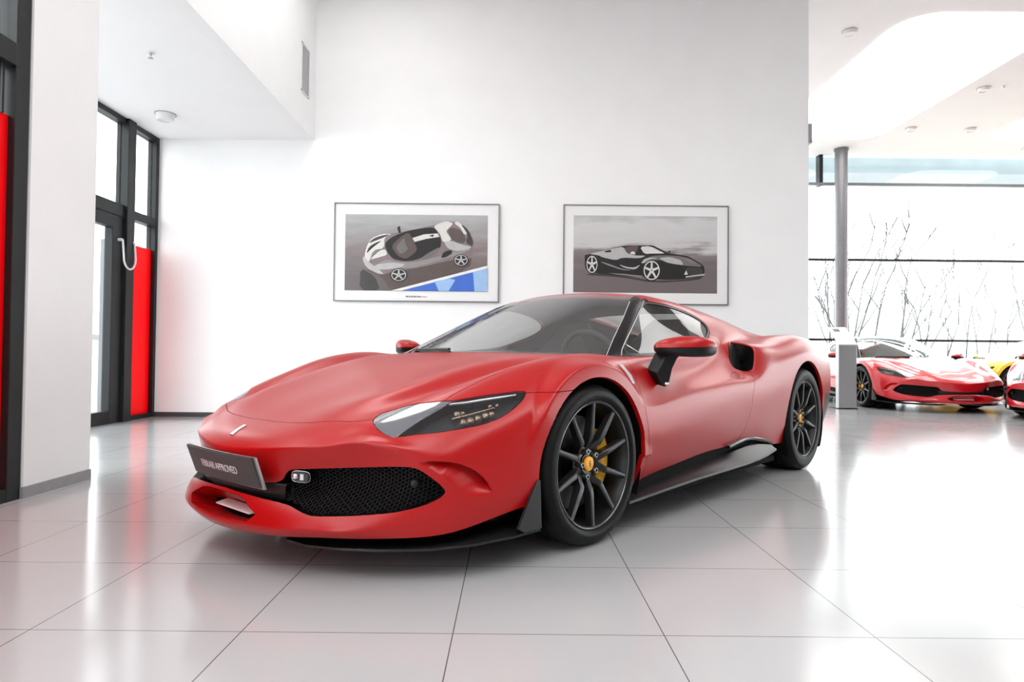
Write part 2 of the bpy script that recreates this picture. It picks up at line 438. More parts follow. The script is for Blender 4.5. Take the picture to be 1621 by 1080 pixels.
# bumper / fender joint: below a line running from the lamp tip to the wheel arch
f_bump = lambda c: np.where((c[:, 0] > 1.3) & (c[:, 0] < 1.69) & (c[:, 1] > .55), c[:, 2] - (.6505 - (c[:, 0] - 1.57) * .045), 1.0)
f_roof = lambda c: np.maximum(-.62 - c[:, 0], np.maximum(1.0 - c[:, 2], c[:, 1] - .60))
f_rw = lambda c: np.where((c[:, 0] < -1.0) & (c[:, 2] > .88) & (c[:, 1] < .6), c[:, 0] + 1.42, 1.0)
f_lid = lambda c: np.maximum(np.maximum(c[:, 0] + .67, -1.98 - c[:, 0]), c[:, 1] - .47)
f_tail = lambda c: np.where(c[:, 0] < -1.75, c[:, 2] - .52, 1.0)

def cut(bm, fn):
    bm.verts.index_update(); bm.verts.ensure_lookup_table()
    co = np.array([v.co for v in bm.verts]); val = fn(co)
    val[np.abs(val) < 1e-6] = 1e-6
    new = {}
    cross = [e for e in bm.edges if val[e.verts[0].index] * val[e.verts[1].index] < 0]
    faces = set()
    for e in cross:
        a, b = e.verts
        va, vb = val[a.index], val[b.index]
        for f in e.link_faces: faces.add(f)
        t = min(max(va / (va - vb), .03), .97)
        ne, nv = bmesh.utils.edge_split(e, a, t)
        new[nv] = 1
    for f in list(faces):
        if not f.is_valid: continue
        vs = list(f.verts); k = [i for i, v in enumerate(vs) if v in new]
        if len(k) == 2:
            if (k[1] - k[0]) % len(vs) not in (1, len(vs) - 1):
                bmesh.utils.face_split(f, vs[k[0]], vs[k[1]])
        elif len(k) == 4:
            i0, i1 = k[0], k[1]
            mid = [vs[i] for i in range(i0 + 1, i1)]
            pairs = ((k[0], k[1]), (k[2], k[3])) if (mid and val[mid[0].index] < 0) else ((k[1], k[2]), (k[3], k[0]))
            for p, q in pairs:
                fa = [ff for ff in vs[p].link_faces if ff in vs[q].link_faces]
                if fa and not any(e2 in vs[q].link_edges for e2 in vs[p].link_edges):
                    try: bmesh.utils.face_split(fa[0], vs[p], vs[q])
                    except Exception: pass

NOGAP = {frozenset(p) for p in (('roof', 'rear_fender'), ('roof', 'engine_cover_x'), ('a_pillar', 'window_frame'), ('rear_fender', 'rear_bumper'))}

class BodyCut:
    def __init__(s, levels):
        me = subdivided_body(levels)
        bm = bmesh.new(); bm.from_mesh(me)
        sm = lambda t: max(0, min(1, t)) ** 2 * (3 - 2 * max(0, min(1, t)))
        for v in bm.verts:                      # flat rolled lip round the front wheel arch
            x, y, z = v.co
            ay = abs(y)
            if ay > .80 and .85 < x < 1.85 and z > .3:
                d = math.hypot(x - ARCH_F[0], z - ARCH_F[1]) - ARCH_F[2]
                if d < .09:
                    t_ = .964 - .10 * max(d, -.02)
                    if ay < t_:
                        ang = math.atan2(z - ARCH_F[1], x - ARCH_F[0])
                        k = sm((.082 - d) / .030) * sm((ang - .15) / .5) * .85
                        v.co.y = math.copysign(ay + (t_ - ay) * k, y)
        bm.normal_update()
        s.tree = BVHTree.FromBMesh(bm)
        bm.faces.ensure_lookup_table()
        s.sf = [[v.co.copy() for v in f.verts] for f in bm.faces]
        s.sn = [[v.normal.copy() for v in f.verts] for f in bm.faces]
        bmesh.ops.delete(bm, geom=[v for v in bm.verts if v.co.y < -1e-4], context='VERTS')
        for v in bm.verts:
            if abs(v.co.y) < 1e-4: v.co.y = 0
        for fn in (f_archf, f_archr, f_head, f_split, f_mouth, f_lip, f_scoop, f_win, f_win_in, f_intake, f_pillar, f_hood, f_door, f_bump, f_roof, f_lid, f_rw, f_tail):
            cut(bm, fn)
        bm.faces.ensure_lookup_table(); bm.verts.index_update(); bm.verts.ensure_lookup_table()
        c = np.array([f.calc_center_median() for f in bm.faces])
        mi = np.array([f.material_index for f in bm.faces])
        reg = np.array(['front_fender'] * len(c), dtype=object)
        reg[c[:, 0] < .2] = 'rear_fender'
        reg[(c[:, 0] > 1.3) & (c[:, 1] < .55)] = 'front_bumper'
        reg[(f_bump(c) < 0) & (c[:, 0] > 1.3)] = 'front_bumper'
        upl = np.interp(c[:, 0], [1.66, 1.733, 1.817, 1.918, 1.943, 1.981], [.868, .826, .783, .73, .702, .666])
        reg[(c[:, 0] >= 1.69) & ~((c[:, 1] < upl) & (c[:, 2] > .6) & (c[:, 0] < 1.97))] = 'front_bumper'
        reg[(c[:, 0] > 1.97)] = 'front_bumper'
        reg[f_tail(c) < 0] = 'rear_bumper'
        reg[f_roof(c) < 0] = 'roof'
        reg[(f_lid(c) < 0) & (c[:, 2] > .9)] = 'engine_cover'
        reg[(reg == 'engine_cover') & (c[:, 0] > -1.42)] = 'rear_window'
        reg[f_hood(c) < 0] = 'hood'
        reg[f_door(c) < 0] = 'door'
        reg[(mi == 1)] = 'a_pillar'
        reg[(mi == 2) & (c[:, 0] > .17)] = 'a_pillar'
        reg[(f_pillar(c) < 0) & (mi == 1)] = 'windshield'
        reg[f_win(c) < 0] = 'window_frame'
        reg[f_win_in(c) < 0] = 'side_window'
        reg[(f_head(c) < 0)] = 'headlight'
        reg[(f_head(c) < 0) & (f_split(c) > 0)] = 'headlight_front'
        reg[f_mouth(c) < 0] = 'mouth'
        reg[f_lip(c) < 0] = 'lipmouth'
        reg[f_scoop(c) < 0] = 'scoop'
        reg[f_intake(c) < 0] = 'intake'
        reg[f_archf(c) < 0] = 'hole'; reg[f_archr(c) < 0] = 'hole'
        s.bm = bm; s.reg = reg
        s.co = [v.co.copy() for v in bm.verts]
        s.faces = [[v.index for v in f.verts] for f in bm.faces]
        s.edges = {}
        for fi, f in enumerate(s.faces):
            for k in range(len(f)):
                a, b = f[k], f[(k + 1) % len(f)]
                s.edges.setdefault((a, b) if a < b else (b, a), []).append((fi, a, b))
        s._n = {}
    def normal(s, i):
        if i not in s._n:
            p = s.co[i]
            q = Vector((p.x, max(p.y, 0), p.z))
            loc, nrm, fi, d = s.tree.find_nearest(q)
            vs, ns = s.sf[fi], s.sn[fi]
            n = Vector((0, 0, 0)); 
            for vc, vn in zip(vs, ns):
                n += vn * (1.0 / ((vc - p).length_squared + 1e-9))
            n.normalize()
            if abs(p.y) < 1e-5: n.y = 0; n.normalize()
            s._n[i] = n
        return s._n[i]
    def region(s, name):
        return [i for i in range(len(s.faces)) if s.reg[i] == name]
    GAP_OVR = {('front_bumper', 'scoop'): 0.0}
    def panel(s, regname, gap=.0016, depth=.016, recess=0.0, disp=None):
        """half panel: verts, normals, faces, strip(verts, normals, faces)"""
        names = regname if isinstance(regname, tuple) else (regname,)
        fl = [i for i in range(len(s.faces)) if s.reg[i] in names]
        fs = set(fl)
        used = {}
        for i in fl:
            for v in s.faces[i]: used.setdefault(v, len(used))
        inw = {}; bed = []; gp = {}
        for i in fl:
            f = s.faces[i]
            for k in range(len(f)):
                a, b = f[k], f[(k + 1) % len(f)]
                others = [q[0] for q in s.edges[(a, b) if a < b else (b, a)] if q[0] != i]
                if any(o in fs for o in others): continue
                if abs(s.co[a].y) < 1e-4 and abs(s.co[b].y) < 1e-4: continue
                og = s.reg[others[0]] if others else None
                if og and frozenset((names[0], og)) in NOGAP: continue
                d = s.normal(a).cross(s.co[b] - s.co[a])
                if d.length > 1e-9:
                    d.normalize()
                    for v in (a, b): inw[v] = inw.get(v, Vector((0, 0, 0))) + d
                bed.append((a, b))
                if (names[0], og) in s.GAP_OVR:
                    for v in (a, b): gp[v] = s.GAP_OVR[(names[0], og)]
        P = [None] * len(used); N = [None] * len(used)
        for v, k in used.items():
            n = s.normal(v); p = s.co[v].copy()
            if v in inw and inw[v].length > 1e-6:
                d = inw[v].normalized()
                if abs(p.y) < 1e-4: d.y = 0
                p = p + d * gp.get(v, gap)
            p = p - n * (recess + (disp(s.co[v]) if disp else 0))
            P[k] = p; N[k] = n
        F = [[used[v] for v in s.faces[i]] for i in fl]
        SV = []; SN = []; SF = []
        if depth:
            for a, b in bed:
                pa, pb = P[used[a]], P[used[b]]
                na, nb = N[used[a]], N[used[b]]
                da = -inw[a].normalized() if inw[a].length > 1e-6 else na
                db = -inw[b].normalized() if inw[b].length > 1e-6 else nb
                k = len(SV)
                SV += [pa, pb, pb - nb * depth, pa - na * depth]; SN += [da, db, db, da]
                SF.append([k + 3, k + 2, k + 1, k])
        return P, N, F, SV, SN, SF
    def make(s, name, data, mats, parent, sides='both', extra_strip_mat=False):
        P, N, F, SV, SN, SF = data
        res = []
        def mk(parts):
            V = []; L = []; FF = []; MI = []
            for sg in parts:
                base = len(V)
                my = lambda q: Vector((q.x, q.y * sg, q.z))
                allP = list(P) + list(SV); allN = list(N) + list(SN)
                V += [my(q) for q in allP]
                for grp, off, mi in ((F, 0, 0), (SF, len(P), 1 if extra_strip_mat else 0)):
                    for f in grp:
                        ff = f if sg > 0 else f[::-1]
                        FF.append([i + off + base for i in ff]); MI.append(mi)
                        L += [my(allN[i + off]) for i in ff]
            me = bpy.data.meshes.new(name)
            me.from_pydata(V, [], FF)
            me.polygons.foreach_set('material_index', MI)
            me.polygons.foreach_set('use_smooth', [True] * len(FF))
            me.normals_split_custom_set([tuple(q.normalized()) if q.length > 0 else (0, 0, 1) for q in L])
            return link_mesh(name, me, mats, parent)
        if sides == 'centre': return [mk((1, -1))]
        return [mk((1,)), mk((-1,))]
# ------------------------------------------------------------------ the whole sports car
for _n in ('HEADLIGHT', 'SCOOP', 'INTAKE', 'WINDOW', 'HOOD'):
    if _n in globals(): globals()[_n][:] = smooth_poly(globals()[_n], 2 if _n in ('INTAKE',) else 1)
MOUTH_F[:] = smooth_poly(MOUTH_F, 1)

def make_wheel(car, x, y, r, width, sgn):
    """x,y of the outer face, wheel axis along car y; sgn +1 = car's left"""
    ry = lambda q: (q[0], q[1] * sgn, q[2])
    def B(mb, name, m, parent, **k):
        mb.v = [ry(q) for q in mb.v]
        return mb.build(name, m, parent, **k)
    R = .262
    b = MB()
    prof = [(R + .002, -.010), (R + .006, -.003), (R + .001, 0), (R - .006, -.002), (R - .010, -.012), (R - .020, -.03), (R - .026, -.10), (R - .03, -width + .02), (R, -width + .005)]
    b.lathe(prof, 96, 'y')
    wheel = B(b, 'wheel', M['black_satin'], car, smooth=True, angle=50)
    wheel.location = (x, y, r)
    # bright machined lip
    b = MB(); b.lathe([(R + .0035, -.006), (R + .003, -.0005), (R + .0005, .0018), (R - .0025, .0002), (R - .003, -.006)], 96, 'y')
    B(b, 'rim_lip', M['rim_edge'], wheel, smooth=True, angle=60)
    # tyre
    w = width
    b = MB()
    prof = [(R + .003, -.006), (R + .010, .004), (R + .020, .010), (r - .045, .0115), (r - .040, .0095), (r - .034, .0105), (r - .022, .004), (r - .008, -.014), (r - .001, -.036), (r, -.06)]
    for k in range(4):
        a = -.06 - (w - .12) * (k + .5) / 4
        prof += [(r, a + .008), (r - .006, a + .006), (r - .006, a - .006), (r, a - .008)]
    prof += [(r, -w + .06), (r - .004, -w + .03), (r - .03, -w + .005), (R + .02, -w), (R, -w + .006)]
    b.lathe(prof, 120, 'y')
    B(b, 'tire', M['rubber'], wheel, smooth=True, angle=40)
    # ten spokes meeting in five pairs
    for k in range(10):
        phi = PI / 2 + k * 2 * PI / 10
        pair = PI / 2 + (2 * (k // 2) + .5) * 2 * PI / 10
        dirn = 1 if k % 2 else -1
        b = MB()
        stn = []
        for t in (0, .08, .16, .22, .30, .5, .75, .9, 1.0):
            rad = .062 + (.2575 - .062) * t
            ang = pair + dirn * (PI / 10) * min(1, .42 + .58 * min(1, t / .22))
            yy = -.048 + .030 * min(1, t / .25) + .012 * t
            hw = .0150 - .0055 * t + .002 * (t > .95)
            dp = .042 - .012 * t
            stn.append((rad, ang, yy, hw, dp))
        rows = []
        for i, (rad, ang, yy, hw, dp) in enumerate(stn):
            p = Vector((rad * math.cos(ang), 0, rad * math.sin(ang)))
            j0, j1 = stn[max(i - 1, 0)], stn[min(i + 1, len(stn) - 1)]
            d = Vector((j1[0] * math.cos(j1[1]) - j0[0] * math.cos(j0[1]), 0, j1[0] * math.sin(j1[1]) - j0[0] * math.sin(j0[1]))).normalized()
            n = Vector((-d.z, 0, d.x))
            ch = .004
            ring = []
            for u, dy in ((-hw, -dp), (-hw, -ch), (-hw + ch, 0), (0, .0015), (hw - ch, 0), (hw, -ch), (hw, -dp)):
                q = p + n * u; ring.append((q.x, yy + dy, q.z))
            rows.append(ring)
        b.grid(rows, closed_v=True)
        nn = 7
        b.f.append(list(range(nn))); b.mi.append(0)
        b.f.append([(len(rows) - 1) * nn + q for q in range(nn)]); b.mi.append(0)
        B(b, 'spoke', M['rim'], wheel, smooth=True, angle=28)
    # hub
    b = MB(); b.lathe([(.001, -.07), (.085, -.075), (.085, -.055), (.06, -.048), (.045, -.046), (.044, -.040), (.001, -.040)], 40, 'y')
    B(b, 'hub', M['black_gloss'], wheel, smooth=True, angle=40)
    b = MB(); b.lathe([(.030, -.042), (.0305, -.031), (.028, -.029), (.020, -.0275), (.0005, -.027)], 32, 'y')
    cap = B(b, 'hub_cap', M['yellow'], wheel, smooth=True, angle=50)
    b = MB()
    emblem = [(-.004, -.014), (.001, -.015), (.003, -.004), (.007, .001), (.004, .006), (.005, .013), (.000, .016), (-.003, .011), (-.002, .004), (-.006, .0)]
    b.prism(emblem, lambda u, v, d: (u, d, v), -.0268, -.0262)
    B(b, 'emblem', M['black_gloss'], wheel)
    for k in range(5):
        a = PI / 2 + PI / 5 * .5 + k * 2 * PI / 5 + PI / 5
        cx, cz = .055 * math.cos(a), .055 * math.sin(a)
        b = MB(); b.lathe([(.0125, -.055), (.0125, -.028), (.0105, -.0245), (.0075, -.0245), (.0065, -.036), (.0005, -.036)], 16, 'y')
        b.v = [(q[0] + cx, q[1], q[2] + cz) for q in b.v]
        B(b, 'lug_bolt', M['rim_edge'], wheel, smooth=True, angle=40)
    # brake
    b = MB(); b.lathe([(.09, -.105), (.198, -.105), (.198, -.137), (.09, -.137)], 64, 'y', closed=True)
    B(b, 'brake_disc', M['disc'], wheel, smooth=True, angle=40)
    b = MB(); b.lathe([(.001, -.085), (.095, -.085), (.1, -.10), (.1, -.14)], 40, 'y')
    B(b, 'brake_bell', M['black_satin'], wheel, smooth=True, angle=40)
    b = MB(); rows = []
    for k in range(15):
        a = PI + math.radians(-44 + 88 * k / 14)
        e = 1 - .12 * (abs(k - 7) / 7) ** 4
        ring = []
        for rr, yy in ((.128, -.10), (.128 + .004, -.075), (.150, -.068), (.185, -.068), (.212 * e, -.080), (.218 * e, -.10), (.218 * e, -.15), (.128, -.15)):
            ring.append((rr * math.cos(a), yy, rr * math.sin(a)))
        rows.append(ring)
    b.grid(rows, closed_v=True)
    b.f.append(list(range(8))); b.mi.append(0); b.f.append([14 * 8 + q for q in range(8)]); b.mi.append(0)
    B(b, 'brake_caliper', M['caliper'], wheel, smooth=True, angle=35)
    # dark backing drum so the wheel is not see-through
    b = MB(); b.lathe([(.001, -width + .03), (R - .03, -width + .03)], 48, 'y')
    B(b, 'inner_barrel', M['black_matte'], wheel)
    return wheel

def make_mirror(car, sgn):
    s3 = lambda q: (q[0], q[1] * sgn, q[2])
    ys = [.897, .903, .915, .94, .98, 1.03, 1.075, 1.11, 1.132, 1.143, 1.147]
    fx = [.735, .752, .768, .785, .790, .775, .745, .710, .675, .640, .615]
    rx = [.700, .675, .655, .640, .625, .610, .598, .585, .575, .572, .580]
    zt = [.842, .852, .862, .872, .882, .889, .889, .884, .874, .862, .848]
    zm = [.836, .834, .833, .833, .833, .834, .835, .836, .837, .838, .839]
    zb = [.830, .820, .810, .802, .797, .793, .792, .793, .797, .806, .825]
    def shell(top):
        rows = []
        for y, f, r, t, m, b_ in zip(ys, fx, rx, zt, zm, zb):
            ring = []
            cxm = (f + r) / 2; hx = (f - r) / 2
            n = 12
            if top:
                for k in range(n + 1):
                    a = PI * k / n
                    c = math.cos(a); s_ = math.sin(a)
                    ring.append((cxm + hx * (abs(c) ** .75) * (1 if c > 0 else -1), y, m + (t - m) * s_ ** .8))
                ring += [(cxm - hx * .9, y, m - .002), (cxm + hx * .9, y, m - .002)]
            else:
                for k in range(n + 1):
                    a = PI * k / n
                    c = math.cos(a); s_ = math.sin(a)
                    ring.append((cxm + .97 * hx * (abs(c) ** .6) * (1 if c > 0 else -1), y, m - .0025 - (m - b_) * s_ ** .55))
                ring += [(cxm - hx * .6, y, m - .001), (cxm + hx * .6, y, m - .001)]
            rows.append([s3(q) for q in ring])
        b = MB(); b.grid(rows, closed_v=True)
        k = len(rows[0])
        b.f.append(list(range(k))); b.mi.append(0); b.f.append([(len(rows) - 1) * k + q for q in range(k)]); b.mi.append(0)
        return b
    cap = shell(True).build('mirror_cap', M['paint_satin'], car, smooth=True, angle=60)
    base = shell(False).build('mirror_housing', M['black_satin'], car, smooth=True, angle=50)
    # blade shaped arm
    b = MB()
    A = [(.785, .915, .715), (.768, .920, .680), (.738, .936, .645), (.718, .946, .668), (.708, .958, .735), (.692, .975, .785), (.675, .992, .806), (.725, .955, .815), (.745, .938, .80)]
    outer = [Vector(q) + Vector((.004, .028, -.004)) for q in A]
    inner = [Vector(q) + Vector((.0, -.035, .01)) for q in A]
    n = len(A)
    b.add([s3(q) for q in outer] + [s3(q) for q in inner], [list(range(n)), list(range(n, 2 * n))[::-1]] + [(i, (i + 1) % n, n + (i + 1) % n, n + i) for i in range(n)])
    arm = b.build('mirror_arm', M['black_satin'], car, bevel=.008, seg=3)
    b = MB(); c0 = Vector((.722, .972, .655))
    b.tube([s3(q) for q in ((.738, .952, .664), (.735, .970, .657), (.7345, .973, .655))], [.011, .011, .006], 16)
    b.build('mirror_camera', M['silver'], arm, smooth=True)
    return cap

def build_car(levels=4):
    bc = BodyCut(levels)
    car = empty('sports_car')
    P_ = M['paint_satin']
    centre = {'hood', 'front_bumper', 'roof', 'engine_cover', 'rear_bumper'}
    for r in ('front_bumper', 'hood', 'front_fender', 'door', 'roof', 'rear_fender', 'engine_cover', 'rear_bumper'):
        dp = .02
        obs = bc.make(r, bc.panel(r, depth=dp), P_ if r != 'rear_bumper' else M['black_satin'], car, 'centre' if r in centre else 'both')
        if r == 'front_bumper': bumper = obs[0]
        if r == 'door': doors = obs
        if r == 'front_fender': fenders = obs
        if r == 'hood': hood = obs[0]
    # glass and pillars
    bc.make('rear_window', bc.panel('rear_window', gap=.001, depth=.006), M['windshield'], car, 'centre')
    ws = bc.make('windshield', bc.panel('windshield', gap=.001, depth=.006), M['windshield'], car, 'centre')[0]
    bc.make('a_pillar', bc.panel('a_pillar', gap=.001, depth=.012), M['black_pillar'], car)
    bc.make('window_frame', bc.panel('window_frame', gap=.0008, depth=.012, recess=.002), M['black_satin'], car)
    bc.make('side_window', bc.panel('side_window', gap=0, depth=.004, recess=.006), M['side_glass'], car)
    # dark inner skin behind the painted panels
    shell_names = ('front_bumper', 'hood', 'front_fender', 'door', 'roof', 'rear_fender', 'engine_cover', 'rear_bumper', 'a_pillar')
    bc.make('inner_skin', bc.panel(shell_names, gap=.002, depth=0, recess=.024), M['black_matte'], car, 'centre')
    # front lamps
    for side_k in (0, 1):
        pass
    duct = bc.make('headlight_duct', bc.panel('headlight_front', gap=.001, depth=.008, recess=.002), M['lamp_grey'], car)
    lens = bc.make('headlight', bc.panel('headlight', gap=.001, depth=.006, recess=.001), M['lens'], car)
    def strip_only(d):
        return d[0], d[1], [], d[3], d[4], d[5]
    hp = bc.panel('headlight', gap=.002, depth=.07, recess=.004)
    bowls = []
    for k, o in enumerate(bc.make('headlight_rim', strip_only(hp), M['black_satin'], car)): bowls.append(o)
    bk = bc.panel('headlight', gap=.0, depth=0, recess=.055)
    backs = bc.make('headlight_bowl', bk, M['lamp_dark'], car)
    def on_skin(x, y, rec):
        loc, n, fi, d = bc.tree.ray_cast(Vector((x, y, 2)), Vector((0, 0, -1)))
        return loc - n * rec
    for k, sg in enumerate((1, -1)):
        s3 = lambda q: (q[0], q[1] * sg, q[2])
        # light guide along the top edge
        b = MB(); b.tube([s3(on_skin(x, y, .010)) for x, y in ((1.935, .722), (1.885, .758), (1.82, .792), (1.76, .822), (1.70, .850))], [.005, .006, .006, .006, .004], 8)
        b.build('light_guide', M['silver'], lens[k], smooth=True)
        b = MB(); b.tube([s3(on_skin(x, y, .030)) for x, y in ((1.955, .765), (1.90, .79), (1.85, .81), (1.795, .83))], .0035, 8)
        b.build('lamp_strip', M['amber_glass'], lens[k], smooth=True)
        b = MB(); b.tube([s3(on_skin(x, y, .006)) for x, y in ((2.143, .677), (2.05, .699), (1.945, .722))], .0028, 8)
        b.build('lamp_divider', M['silver'], lens[k], smooth=True)
        for x, y, rr in ((1.925, .762, .016), (1.905, .772, .011), (1.925, .800, .015), (1.900, .812, .017), (1.870, .822, .016), (1.840, .832, .016), (1.815, .840, .014), (1.80, .815, .011), (1.775, .828, .010)):
            c = on_skin(x, y, .038)
            b = MB()
            rows = []
            for i in range(7):
                a = PI / 2 * i / 6
                rows.append([(rr * math.cos(a) * math.cos(t), rr * math.cos(a) * math.sin(t), rr * math.sin(a)) for t in [2 * PI * q / 14 for q in range(14)]])
            b.grid(rows, closed_v=True)
            rot = Vector((0, 0, 1)).rotation_difference(Vector((.75, .55, .45))).to_matrix()
            b.v = [s3(rot @ Vector(q) + c) for q in b.v]
            b.build('projector_lens', M['amber_glass'], lens[k], smooth=True)
    # mouth, grille
    mp = bc.panel('mouth', gap=-.0006, depth=.10)
    bc.make('grille_surround', strip_only(mp), M['black_satin'], bumper, 'centre')
    bc.make('grille_backing', bc.panel('mouth', gap=0, depth=0, recess=.085), M['black_matte'], bumper, 'centre')
    def nose(y, z, rec):
        loc, n, fi, d = bc.tree.ray_cast(Vector((3.2, y, z)), Vector((-1, 0, 0)))
        return loc - Vector((n.x, n.y, 0)).normalized() * rec
    segs = []
    S = .0078; dx = S * 1.5; dz = S * math.sqrt(3)
    mpoly = MOUTH
    nodes = {}
    edgeset = set()
    for i in range(0, 60):
        for j in range(-2, 16):
            cy = .325 + i * dx; cz = .215 + j * dz + (dz / 2 if i % 2 else 0)
            pts = [(cy + S * math.cos(PI / 3 * q), cz + S * math.sin(PI / 3 * q)) for q in range(6)]
            for q in range(6):
                a, c_ = pts[q], pts[(q + 1) % 6]
                ka = (round(a[0], 4), round(a[1], 4)); kb = (round(c_[0], 4), round(c_[1], 4))
                edgeset.add((min(ka, kb), max(ka, kb)))
    keys = sorted({k for e in edgeset for k in e})
    sd = sdpoly(np.array(keys), mpoly)
    ok = {k: d < .004 for k, d in zip(keys, sd)}
    pos = {k: nose(k[0], k[1], .034) for k in keys if ok[k]}
    for sg in (1, -1):
        b = MB()
        for ka, kb in edgeset:
            if ok[ka] and ok[kb]:
                a, c_ = pos[ka], pos[kb]
                if (a - c_).length > .03: continue
                d = (c_ - a).normalized(); n = Vector((.85, .5, 0)).normalized(); t = d.cross(n).normalized()
                w = .0013; dep = .006
                ring = lambda p: [p + t * w, p - t * w, p - t * w - n * dep, p + t * w - n * dep]
                vs = ring(a) + ring(c_)
                b.add([(q.x, q.y * sg, q.z) for q in vs], [(0, 1, 5, 4), (1, 2, 6, 5), (3, 0, 4, 7)])
        o = b.build('grille_mesh', M['mesh_black'], bumper, fix=False)
    # centre slot blade
    b = MB()
    rows = []
    for k in range(21):
        y = -.325 + .65 * k / 20
        q = nose(abs(y), .29, .012); rows.append([(q.x, y, .262), (q.x + .004, y, .268), (q.x + .004, y, .312), (q.x, y, .318), (q.x - .03, y, .318), (q.x - .03, y, .262)])
    b.grid(rows, closed_v=True)
    b.build('grille_bar', M['carbon'], bumper, smooth=True, angle=35)
    # camera pod and parking sensors
    for sg in (1,):
        q = nose(.365, .352, -.004); q2 = nose(.398, .350, -.002)
        b = MB()
        rows = []
        c = (q + q2) / 2; ax = (q2 - q).normalized(); n = Vector((.87, .49, 0)); up = Vector((0, 0, 1))
        for dd, sc_ in ((-.03, 1.0), (.004, 1.0), (.008, .9)):
            ring = []
            for k in range(24):
                a = 2 * PI * k / 24
                u = .034 * (abs(math.cos(a)) ** .6) * (1 if math.cos(a) > 0 else -1) * sc_; v = .019 * (abs(math.sin(a)) ** .6) * (1 if math.sin(a) > 0 else -1) * sc_
                ring.append(c + ax * u + up * v + n * dd)
            rows.append(ring)
        b.grid(rows, closed_v=True); b.f.append([48 + k for k in range(24)]); b.mi.append(0)
        pod = b.build('camera_pod', M['black_gloss'], bumper, smooth=True, angle=40)
        b = MB()
        rows = []
        for rr, dd in ((.012, .006), (.012, .012), (.009, .016), (.004, .018)):
            rows.append([c - ax * .018 + (ax * math.cos(2 * PI * k / 20) + up * math.sin(2 * PI * k / 20)) * rr + n * dd for k in range(20)])
        b.grid(rows, closed_v=True); b.f.append([60 + k for k in range(20)]); b.mi.append(0)
        b.build('camera_lens', M['chrome'], pod, smooth=True, angle=60)
        b = MB(); cc = c + ax * .006
        b.prism([(-.006, -.011), (.007, -.010), (.007, .010), (-.006, .011)], lambda u, v, d: tuple(cc + ax * u + up * v + n * d), .007, .010)
        b.build('sensor_window', M['silver'], pod)
        b = MB(); rows = []
        for k in range(25):
            a = 2 * PI * k / 24
            rows.append(c + ax * .035 * (abs(math.cos(a)) ** .6) * (1 if math.cos(a) > 0 else -1) + up * .020 * (abs(math.sin(a)) ** .6) * (1 if math.sin(a) > 0 else -1) + n * .004)
        b.tube(rows, .0012, 6, cap=False)
        b.build('pod_trim', M['steel'], pod, smooth=True)
    for sg in (1, -1):
        c = nose(.752, .345, .010); n = Vector((.80, .6, 0)); ax = Vector((-.6, .8, 0)); up = Vector((0, 0, 1))
        b = MB(); rows = []
        for rr, dd in ((.015, -.03), (.015, .006), (.013, .009), (.006, .011)):
            rows.append([(lambda q: (q.x, q.y * sg, q.z))(c + (ax * math.cos(2 * PI * k / 20) + up * math.sin(2 * PI * k / 20)) * rr + n * dd) for k in range(20)])
        b.grid(rows, closed_v=True); b.f.append([60 + k for k in range(20)]); b.mi.append(0)
        b.build('parking_sensor', M['black_satin'], bumper, smooth=True, angle=40)
    # lower duct in the lip
    lp = bc.panel('lipmouth', gap=-.0004, depth=.11)
    bc.make('lip_duct', strip_only(lp), P_, bumper, 'centre')
    bc.make('lip_duct_back', bc.panel('lipmouth', gap=0, depth=0, recess=.10), M['black_matte'], bumper, 'centre')
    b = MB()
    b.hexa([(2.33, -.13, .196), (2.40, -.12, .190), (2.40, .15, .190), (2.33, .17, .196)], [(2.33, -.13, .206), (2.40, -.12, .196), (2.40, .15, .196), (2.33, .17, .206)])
    b.build('duct_vane', M['white_letters'], bumper, bevel=.002)  # white colour stands in for the bright reflection on the vane
    # scoop beside the grille
    so = [q for q in SCOOP]
    outer_line = np.array([(.765, .421), (.800, .426), (.840, .418), (.866, .388), (.883, .345), (.893, .298)])
    def disp(p):
        best = 9
        for i in range(len(outer_line) - 1):
            a, c_ = outer_line[i], outer_line[i + 1]
            w = np.array((p.y, p.z)) - a; e = c_ - a; t = min(1, max(0, (w @ e) / (e @ e)))
            best = min(best, np.hypot(*(w - t * e)))
        t = max(0, min(1, 1 - best / .052)); t2 = t * t * (3 - 2 * t)
        e1 = max(0, min(1, (p.y - .765) / .05)); e2 = max(0, min(1, (p.z - .292) / .05)); end = e1 * e1 * (3 - 2 * e1) * e2 * e2 * (3 - 2 * e2)
        return .030 * t2 * end
    sdt = list(bc.panel('scoop', gap=-.0008, depth=0, disp=disp))
    acc = [Vector((0, 0, 0)) for _ in sdt[0]]
    for f in sdt[2]:
        a = sdt[0][f[0]]; n = Vector((0, 0, 0))
        for i in range(1, len(f) - 1): n += (sdt[0][f[i]] - a).cross(sdt[0][f[i + 1]] - a)
        for i in f: acc[i] += n
    sdt[1] = [q.normalized() if q.length > 1e-12 else nn for q, nn in zip(acc, sdt[1])]
    bc.make('air_scoop', tuple(sdt), P_, bumper)
    # side intakes
    ip = bc.panel('intake', gap=-.0005, depth=.16)
    bc.make('intake_duct', strip_only(ip), M['black_satin'], car)
    bc.make('intake_backing', bc.panel('intake', gap=0, depth=0, recess=.13), M['black_matte'], car)
